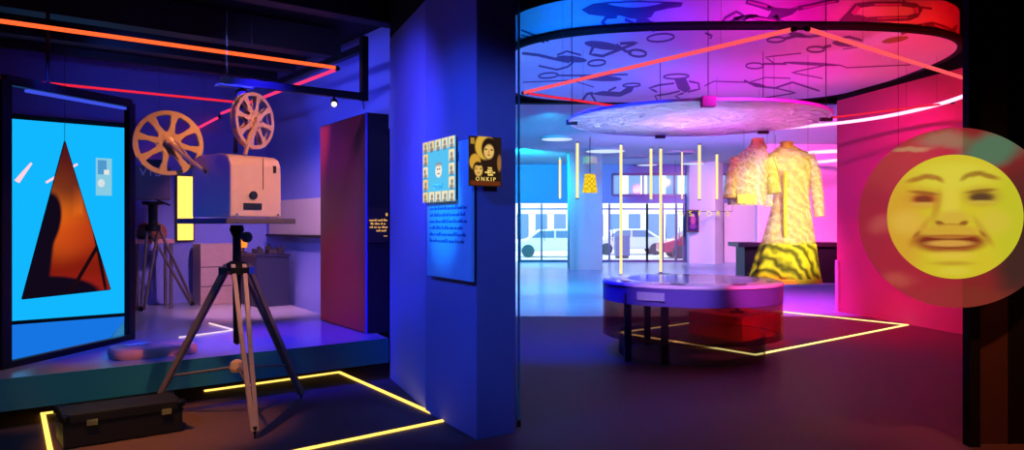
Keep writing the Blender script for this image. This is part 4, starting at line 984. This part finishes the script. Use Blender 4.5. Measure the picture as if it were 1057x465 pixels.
for sx in (-1, 1): build('wire', MB().tube([rp_+V((sx*1.1, 0, 0)), rp_+V((sx*1.1, 0, 4.2-rp_.z))], .006, 5), M_wire, rl)
# upright light tubes between lobby ceiling and floor
for px, py0, py1, lab in ((641, 148, 285, 'tall yellow light pole from lobby ceiling to floor left of the entrance'), (682, 152, 285, 'tall yellow light pole from ceiling to floor before the entrance doors'),
                          (578, 163, 206, 'short yellow hanging tube nearest the column'), (596, 146, 206, 'yellow hanging tube second from the column'), (672, 152, 207, 'short yellow hanging tube close to the tall pole'),
                          (704, 155, 207, 'thin faint yellow hanging tube above the doors'), (722, 148, 207, 'bright yellow hanging tube over the pink pillar'), (740, 158, 207, 'yellow hanging tube nearest the lace jacket')):
    p = G(px, py0, 4.2); zb_ = max(0., EYE+(CY-py1)*p.y/F)
    t = thing('light_pole' if zb_ < .1 else 'hanging_light_tube', lab, 'light tube', (p.x, p.y, zb_), 'yellow light tubes in the lobby')
    rr = .045 if px not in (704,) else .025
    build('tube', MB().tube([(p.x, p.y, zb_+.02), (p.x, p.y, 4.16)], rr, 10), M_pole, t, smooth=True)
    build('cap', MB().lathe((p.x, p.y, 4.14), [(rr*1.4, 0), (rr*1.4, .06)], 12), M_chrome, t)
    build('cap', MB().lathe((p.x, p.y, zb_), [(rr*1.3, 0), (rr*1.3, .04)], 12), M_chrome, t)
# yellow garment reflection built as a glowing woven shade, and a smaller pale one
def shade(px, py0, py1, w0, w1, D, lab, m_, lean=0.):
    a, b = P(px, py0, D), P(px, py1, D); t = thing('woven_shade', lab, 'pendant lamp', b); s = D/F  # the yellow one stands in for a garment reflection
    build('shade', MB().lathe(b, [(w1*s, 0), ((w0+w1)/2*s, (a.z-b.z)*.45), (w0*s, a.z-b.z), (w0*s-.02, a.z-b.z), (w1*s-.02, 0)], 28, close=True), m_, t, smooth=True)
    build('rod', MB().tube([a-Z*.02, V((a.x, a.y, 4.2))], .012, 6), M_wire, t)
    build('crossbar', MB().box(a.x-w0*s, a.x+w0*s, a.y-.01, a.y+.01, a.z-.03, a.z-.01), M_wire, t)
m, nt, out = new_mat('woven_yellow'); b_ = nt.nodes.new('ShaderNodeEmission'); ck = nt.nodes.new('ShaderNodeTexChecker'); ck.inputs['Scale'].default_value = 14; ck.inputs['Color1'].default_value = (*lin((255, 222, 40)), 1); ck.inputs['Color2'].default_value = (*lin((224, 176, 40)), 1)
tcn = nt.nodes.new('ShaderNodeTexCoord'); nt.links.new(tcn.outputs['Object'], ck.inputs['Vector']); nt.links.new(ck.outputs[0], b_.inputs['Color']); nt.links.new(b_.outputs[0], out.inputs['Surface'])
shade(609, 180, 199, 5.5, 8, 22.0, 'yellow garment reflection shaped as a woven shade beside the cyan lobby column', m)
shade(609, 162, 169, 7, 7.5, 23.0, 'pale woven shade hung above the yellow one', mat('woven_pale', (226, 196, 140), .7, var=.3, scale=30))

# long black counter with pots
k0 = V((6.25, 20.5, 0))
ct = thing('reception_counter', 'long black counter behind the hanging dress', 'counter', k0)
build('body', MB().box(6.4, 9.7, 20.5, 21.3, 0, 1.0), mat('counter_black', (14, 12, 14), .4), ct)
build('worktop', MB().box(6.2, 9.8, 20.4, 21.4, 1.0, 1.12), mat('counter_top', (40, 24, 34), .3), ct, bevel=.01)
M_leaf = mat('leaf_olive', (110, 130, 40), .6, var=.4)
for i, (x, sc__) in enumerate(((6.62, .26), (6.98, .2))):
    q = V((x, 20.05, 0)); t = thing('potted_plant', ('bushy olive plant in a pot at the left end of the black counter', 'smaller olive plant in a pot before the black counter')[i], 'plant', q)
    build('pot', MB().lathe(q, [(.10, 0), (.14, .2), (.15, .22), (.13, .22), (.12, .18), (0, .18)], 18), M_dark, t)
    m = MB(); rnd = random.Random(i+5)
    for _ in range(60):
        a = rnd.uniform(0, 6.28); e = rnd.uniform(.1, 1.4); L_ = rnd.uniform(.5, 1)*sc__*1.6
        d = V((math.cos(a)*math.cos(e), math.sin(a)*math.cos(e), math.sin(e))); b0 = q+Z*.2; tip = b0+d*L_; sdv = d.cross(Z).normalized()*.04; mid = b0.lerp(tip, .65)
        m.add([b0, mid+sdv, tip-Z*.03, mid-sdv], [(0, 1, 2, 3)])
    build('foliage', m, M_leaf, t)
# low magenta partition closing the end of the right wall
struct('trim_7', MB().box(6.0, 6.1, 13.72, 13.84, 0, .95), mat('wall_end', (214, 150, 200), .7))
# poster screen on the entrance column, yellow letter sign over the doors
pw = V(((715-CX)*30.9/F, 30.9, EYE+4*30.9/F))
pscr = thing('advertising_screen', 'small dark screen with a pink figure on the entrance column', 'screen', pw)
build('casing', MB().obox(pw, (.25, .0, 0), (0, .05, 0), (0, 0, .47)), M_dark, pscr, bevel=.01)
o = build('display', MB().obox((0, 0, 0), (.2, 0, 0), (0, .008, 0), (0, 0, .40)), painted('ad_print', (70, 40, 140), [('e', 0, .05, .1, .22, 0, (230, 80, 200), .5, 1), ('e', 0, -.22, .14, .1, 0, (160, 60, 200), .5, .9), ('e', 0, .24, .05, .06, 0, (250, 170, 220), .3, 1)], emit=.9), None); o.parent = pscr; o.location = (0, -.06, 0)
sg = thing('letter_sign', 'small glowing yellow letters across the entrance column', 'sign', P(728, 221, 29.8))
build('rail', MB().tube([P(697, 218.6, 29.8), P(756, 218.6, 29.8)], .012, 6), M_wire, sg)
for px in (697, 756): build('wire', MB().tube([P(px, 218.6, 29.8), V((P(px, 0, 29.8).x, 29.8, 4.2))], .008, 5), M_wire, sg)
M_ly = glow('letter_yellow', (255, 240, 40), 1.0)
for i, ch in enumerate('ASFORS'): lettering('letter', ch, .30, M_ly, sg, P(703+9.6*i, 221, 29.78), (1, 0, 0), (0, 0, 1))

# ------------------------------------------------------------------ street outside
struct('street', MB().box(-12, 30, 32.3, 62, -.12, -.02), mat('street_pale', (206, 206, 204), .9))
M_bw = mat('facade_white', (226, 224, 222), .8); M_bwin = mat('facade_window', (90, 120, 160), .3)
bd_ = thing('building', 'pale office block across the street seen through the doors', 'building', (5, 54, 0))
build('wall', MB().box(-10, 26, 54, 55, -.02, 12), M_bw, bd_)
rnd = random.Random(2)
for i in range(13):
    x = -1+i*1.35
    for z0_, z1_ in ((.6, 2.4), (3.4, 5.2)):
        build('window', MB().box(x, x+.85, 53.94, 54.0, z0_, z1_), M_bwin, bd_)
def car(x, y, lab, col):
    t = thing('car', lab, 'car', (x, y, -.02)); m_ = mat('car_'+lab.split()[0], col, .25, coat=.6)
    side = [(-2.1, .3), (-2.1, .75), (-1.35, .95), (-.75, 1.4), (.85, 1.42), (1.55, .98), (2.1, .85), (2.15, .35)]
    build('body', MB().prism([(x+a, y-.8, b-.02) for a, b in side], (0, 1.6, 0)), m_, t, bevel=.08)
    for gl in ([(-1.15, .98), (-.7, 1.32), (0, 1.34), (0, .98)], [(.1, .98), (.1, 1.34), (.78, 1.34), (1.3, .98)]): build('window', MB().prism([(x+a, y-.815, b-.02) for a, b in gl], (0, 1.63, 0)), M_bwin, t)
    for wx in (-1.3, 1.35):
        for wy in (-.8, .8): build('wheel', MB().lathe((x+wx, y+wy, .30), [(.2, -.1), (.32, -.1), (.32, .1), (.2, .1), (.1, .06), (0, .06)], 20, (1, 0, 0), (0, 0, 1), (0, 1, 0)), M_dark, t)
car(2.1, 38, 'white car parked outside the left glass door', (236, 238, 240))
car(6.4, 41, 'silver car parked outside beyond the middle doors', (200, 204, 212))
car(9.3, 36.5, 'red car seen through the right entrance door', (200, 40, 60))
bn = thing('street_cabinet', 'dark square cabinet standing outside behind the middle doors', 'cabinet', (5.3, 36, -.02))
build('body', MB().box(5.0, 5.7, 36, 36.5, 0.1, 1.1), mat('cabinet_slate', (90, 100, 150), .5), bn, bevel=.02); build('plinth', MB().box(5.05, 5.65, 36.05, 36.45, -.02, .1), M_dark, bn)

# ------------------------------------------------------------------ light
def area(name, loc, target, rgb, power, size, spread=180):
    l = bpy.data.lights.new(name, 'AREA'); l.energy = power; l.color = lin(rgb); l.size = size; l.spread = math.radians(spread)
    o = bpy.data.objects.new(name, l); C.objects.link(o); o.location = loc
    o.rotation_euler = (V(target)-V(loc)).to_track_quat('-Z', 'Y').to_euler(); return o
def spot(name, loc, target, rgb, power, cone, blend=.4, r=.05):
    l = bpy.data.lights.new(name, 'SPOT'); l.energy = power; l.color = lin(rgb); l.spot_size = math.radians(cone); l.spot_blend = blend; l.shadow_soft_size = r
    o = bpy.data.objects.new(name, l); C.objects.link(o); o.location = loc
    o.rotation_euler = (V(target)-V(loc)).to_track_quat('-Z', 'Y').to_euler(); return o
def point(name, loc, rgb, power, r=.1):
    l = bpy.data.lights.new(name, 'POINT'); l.energy = power; l.color = lin(rgb); l.shadow_soft_size = r
    o = bpy.data.objects.new(name, l); C.objects.link(o); o.location = loc; return o

RIG = (  # spots without fixtures, most added to wash surfaces in colour
    # gallery, left
    ('gallery_orange_spot', (.4, 4.75, 3.6), (-2.29, 6.2, 1.8), 34, .5, .05),
    ('floor_orange_spot', (-2.9, 4.5, 3.4), (-2.65, 5.75, 0), 32, .9, .05),
    ('wall_blue_spot', (-2.9, 6.4, 3.4), (-1.9, 9.6, 2.4), 80, .9, .05),
    ('wall_high_spot', (-3.6, 8.2, 2.3), (-2.0, 9.8, 3.0), 80, .9, .1),
    ('corner_blue_spot', (-1.9, 4.9, 3.4), (-1.0, 7.2, 2.2), 60, .9, .05),
    ('back_blue_spot', (-4.4, 8.0, 3.5), (-4.6, 11.4, 2.4), 110, .9, .05),
    ('back_warm_spot', (-2.2, 8.2, 3.3), (-4.0, 11.2, .7), 55, .8, .05),
    ('platform_blue_spot', (-2.3, 6.9, 3.4), (-2.6, 8.2, .4), 64, .9, .05),
    ('platform_left_spot', (-4.0, 6.3, 3.3), (-3.7, 7.4, .42), 52, .9, .05),
    ('platform_pink_spot', (-3.5, 9.0, 3.4), (-3.5, 10.2, .4), 44, .9, .05),
    ('fascia_teal_spot', (-3.0, 3.0, 2.6), (-2.8, 6.3, .3), 60, .8, .05),
    ('cabinet_red_spot', (-3.5, 7.5, .75), (-2.0, 8.7, .75), 70, .9, .05),
    ('cabinet_violet_spot', (-3.3, 7.3, 2.7), (-2.0, 8.7, 1.9), 50, .9, .05),
    ('projector_blue_spot', (-5.2, 4.2, 2.6), (-2.4, 6.1, 1.9), 26, .7, .05),
    # column
    ('column_blue_spot', (-2.4, 3.2, 3.6), (-.5, 5.95, 1.6), 46, .7, .05),
    ('column_high_spot', (-1.9, 4.2, 2.0), (-.5, 5.95, 2.9), 56, .9, .05),
    ('panel_spot', (-1.9, 4.9, 3.4), (-.5, 5.95, 1.72), 18, .8, .05),
    ('column_right_spot', (1.8, 3.2, 3.8), (-.1, 5.65, 1.6), 40, .7, .05),
    # drum and disc
    ('drum_cyan_spot', (-.3, 7.2, 2.75), (.7, 10.2, 4.0), 56, .9, .2),
    ('drum_blue_spot', (1.0, 6.4, 2.75), (1.5, 10.4, 4.05), 42, .9, .2),
    ('drum_violet_spot', (2.2, 6.2, 2.75), (2.6, 10.6, 4.05), 42, .9, .2),
    ('drum_magenta_spot', (3.0, 6.0, 2.75), (3.6, 10.8, 4.05), 42, .9, .2),
    ('drum_crimson_spot', (4.4, 6.6, 2.75), (4.6, 10.8, 4.05), 44, .9, .2),
    ('drum_red_spot', (5.7, 7.0, 2.75), (5.8, 10.6, 4.05), 50, .9, .2),
    ('drum_uplight_cyan', (.7, 12.3, .5), (.7, 12.0, 4.0), 84, .9, .2),
    ('drum_uplight_violet', (2.5, 12.8, .5), (2.3, 12.2, 4.0), 64, .9, .2),
    ('drum_uplight_magenta', (4.0, 12.8, .5), (3.9, 12.2, 4.0), 60, .9, .2),
    ('drum_uplight_red', (5.4, 11.3, .5), (5.4, 11.0, 4.0), 70, .9, .2),
    ('drum_uplight_blue', (.3, 9.6, .6), (.6, 9.8, 4.0), 60, .9, .2),
    ('drum_uplight_pink', (4.3, 9.0, .6), (4.2, 9.9, 4.0), 50, .9, .2),
    ('disc_left_spot', (1.95, 9.2, 1.0), (1.75, 9.15, 2.9), 78, .7, .05),
    ('disc_right_spot', (2.6, 9.4, 1.0), (2.8, 9.35, 2.9), 78, .7, .05),
    # hall, right; dress, return, plinth and showcase spots are added fills
    ('wall_magenta_spot', (4.4, 9.6, 3.8), (6.3, 12.9, 1.6), 70, .8, .05),
    ('wall_red_spot', (4.4, 7.2, 3.9), (6.7, 10.4, 1.6), 75, .8, .05),
    ('floor_red_spot', (3.8, 6.0, 5.0), (3.8, 6.6, 0), 92, .9, .05),
    ('floor_magenta_spot', (4.7, 11.4, 3.9), (4.9, 12.2, 0), 80, .9, .05),
    ('floor_blue_spot', (.5, 7.8, 3.7), (.6, 10.6, 0), 60, .9, .05),
    ('dress_spot', (4.1, 6.6, 2.3), (3.72, 10.4, 1.75), 32, .6, .05),
    ('showcase_violet_spot', (1.2, 6.2, 2.2), (1.9, 8.6, .75), 26, .8, .05),
    ('showcase_magenta_spot', (3.3, 6.2, 2.2), (2.75, 8.7, .75), 24, .8, .05),
    ('showcase_under_spot', (2.5, 9.25, .76), (3.1, 10.5, .15), 110, .8, .03),
    ('return_red_spot', (3.1, 3.4, 3.4), (3.5, 5.45, 1.0), 40, .9, .05),
    ('plinth_orange_spot', (4.6, 7.2, 1.6), (3.35, 10.5, .25), 20, .7, .05),
    # lobby
    ('lobby_cyan_spot', (.9, 17.0, 4.0), (.9, 22.0, 0), 120, .9, .2),
    ('lobby_violet_spot', (5.8, 18.0, 4.0), (6.0, 23.5, 0), 80, .9, .2),
    ('lobby_magenta_spot', (8.0, 16.5, 3.9), (9.2, 23.9, 1.5), 70, .9, .2),
    ('pillar_pink_spot', (8.0, 25.5, 3.8), (8.8, 31.0, 1.5), 70, .9, .2),
    ('facade_cyan_spot', (.2, 25.0, 3.9), (1.5, 32.0, 2.0), 90, .9, .2),
    ('facade_violet_spot', (5.0, 26.5, 1.2), (5.5, 32.0, 3.2), 100, .9, .2),
    ('column_cyan_spot', (1.6, 22.0, 3.8), (2.6, 27.0, 1.5), 44, .9, .2),
    ('ceiling_cyan_spot', (.6, 19.0, .4), (1.0, 22.5, 4.2), 110, .9, .2),
    ('ceiling_violet_spot', (4.5, 19.5, .4), (5.0, 23.0, 4.2), 100, .9, .2),
    ('ceiling_magenta_spot', (8.0, 17.5, .4), (8.0, 19.5, 4.2), 110, .9, .2),
    ('stone_cyan_spot', (1.0, 14.2, 3.9), (1.3, 16.5, 0), 96, .9, .05),
    ('stone_magenta_spot', (4.9, 14.4, 3.9), (5.3, 15.6, 0), 84, .9, .05),
)
LEVEL = {
    'wall_magenta_spot': (465.96, (1.0, 0.0, 0.461)),
    'showcase_magenta_spot': (995.26, (1.0, 0.075, 0.295)),
    'drum_uplight_cyan': (376.54, (0.0, 0.184, 1.0)),
    'cabinet_red_spot': (75, (1, 0.06, 0.12)),
    'drum_uplight_violet': (142.78, (0.0, 0.0, 1.0)),
    'drum_uplight_blue': (60, (0, 0.35, 1)),
    'wall_high_spot': (165, (0.05, 0.09, 1)),
    'floor_red_spot': (72.57, (1.0, 0.0, 0.0)),
    'corner_blue_spot': (330, (0.12, 0.1, 1)),
    'back_blue_spot': (60, (0.05, 0.15, 1)),
    'ceiling_cyan_spot': (300, (0, 0.45, 1)),
    'platform_blue_spot': (1100, (0.02, 0.01, 1)),
    'drum_magenta_spot': (620, (1, 0, 0.42)),
    'disc_right_spot': (220, (1, 0.14, 0.85)),
    'facade_violet_spot': (350, (0.1, 0.25, 1)),
    'lobby_magenta_spot': (4543.07, (1.0, 0.068, 0.422)),
    'drum_red_spot': (328.98, (1.0, 0.0, 0.0)),
    'ceiling_magenta_spot': (375, (0.8, 0.1, 1)),
    'ceiling_violet_spot': (1200, (0.3, 0.25, 1)),
    'stone_magenta_spot': (2250, (1, 0.04, 0.72)),
    'disc_left_spot': (280, (0.4, 0.48, 1)),
    'panel_spot': (520, (0, 0.36, 1)),
    'gallery_orange_spot': (430, (1, 0.43, 0.29)),
    'drum_uplight_red': (184.82, (1.0, 0.0, 0.0)),
    'plinth_orange_spot': (1721.58, (1.0, 0.0, 0.0)),
    'showcase_violet_spot': (450.09, (0.611, 0.335, 1.0)),
    'return_red_spot': (260, (1, 0.25, 0.1)),
    'drum_cyan_spot': (441.21, (0.0, 0.258, 1.0)),
    'wall_blue_spot': (220, (0.2, 0.22, 1)),
    'column_blue_spot': (560, (0.03, 0.13, 1)),
    'projector_blue_spot': (234.48, (0.026, 0.009, 1.0)),
    'lobby_cyan_spot': (1281.53, (0.0, 0.604, 1.0)),
    'wall_red_spot': (416.49, (1.0, 0.0, 0.0)),
    'drum_uplight_pink': (8, (1, 0, 0.6)),
    'stone_cyan_spot': (900, (0, 0.4, 1)),
    'pillar_pink_spot': (1900, (1, 0.42, 0.75)),
    'back_warm_spot': (520, (0.85, 0.42, 0.8)),
    'fascia_teal_spot': (104.8, (0.0, 0.278, 1.0)),
    'column_cyan_spot': (900, (0, 0.42, 1)),
    'drum_crimson_spot': (519.94, (1.0, 0.023, 0.022)),
    'platform_pink_spot': (600, (1, 0.4, 0.7)),
    'drum_blue_spot': (739.28, (0.0, 0.017, 1.0)),
    'drum_uplight_magenta': (259.3, (0.864, 0.0, 1.0)),
    'column_right_spot': (148.83, (0.181, 0.296, 1.0)),
    'cabinet_violet_spot': (150, (0.3, 0, 1)),
    'floor_orange_spot': (480, (1, 0.38, 0.02)),
    'floor_magenta_spot': (587.33, (1.0, 0.0, 0.0)),
    'column_high_spot': (35, (0.15, 0.12, 1)),
    'floor_blue_spot': (2443.31, (0.0, 0.0, 1.0)),
    'lobby_violet_spot': (2600, (0.5, 0.3, 1)),
    'drum_violet_spot': (420, (0.6, 0.04, 1)),
    'facade_cyan_spot': (3048.77, (0, 0.75, 1)),
    'dress_spot': (1000, (1, 0.92, 0.3)),
    'showcase_under_spot': (30, (1, 0.25, 0.05)),
    'platform_left_spot': (500, (0.02, 0.05, 1))}
#LEVEL_END
for nm, a, b, cone, bl, rr in RIG:
    e, c = LEVEL.get(nm, (0, (1, 1, 1)))
    if not e: continue
    o = spot(nm, a, b, (255, 255, 255), e, cone, bl, rr); o.data.color = c

w = bpy.data.worlds.new('sky'); bpy.context.scene.world = w; w.use_nodes = True
nt = w.node_tree; bg = nt.nodes['Background']
sky = nt.nodes.new('ShaderNodeTexSky'); sky.sky_type = 'HOSEK_WILKIE'; sky.turbidity = 6; sky.sun_direction = (0.2, -.7, .7)
mx = nt.nodes.new('ShaderNodeMix'); mx.data_type = 'RGBA'; mx.inputs[0].default_value = .7
nt.links.new(sky.outputs[0], mx.inputs[6]); mx.inputs[7].default_value = (.66, .85, 1., 1)
nt.links.new(mx.outputs[2], bg.inputs['Color']); bg.inputs['Strength'].default_value = 4.5

# ------------------------------------------------------------------ camera and view
cam = bpy.data.cameras.new('camera'); cam.sensor_width = 36; cam.lens = F/1057*36; cam.clip_end = 200
co_ = bpy.data.objects.new('camera', cam); C.objects.link(co_); co_.location = (0, 0, EYE); co_.rotation_euler = (math.pi/2, 0, 0)
sc = bpy.context.scene; sc.camera = co_
for o in bpy.data.objects:
    if '_w' in o: del o['_w']
vs = sc.view_settings; vs.view_transform = 'Standard'; vs.look = 'None'; vs.exposure = 0; vs.gamma = 1; vs.use_curve_mapping = False
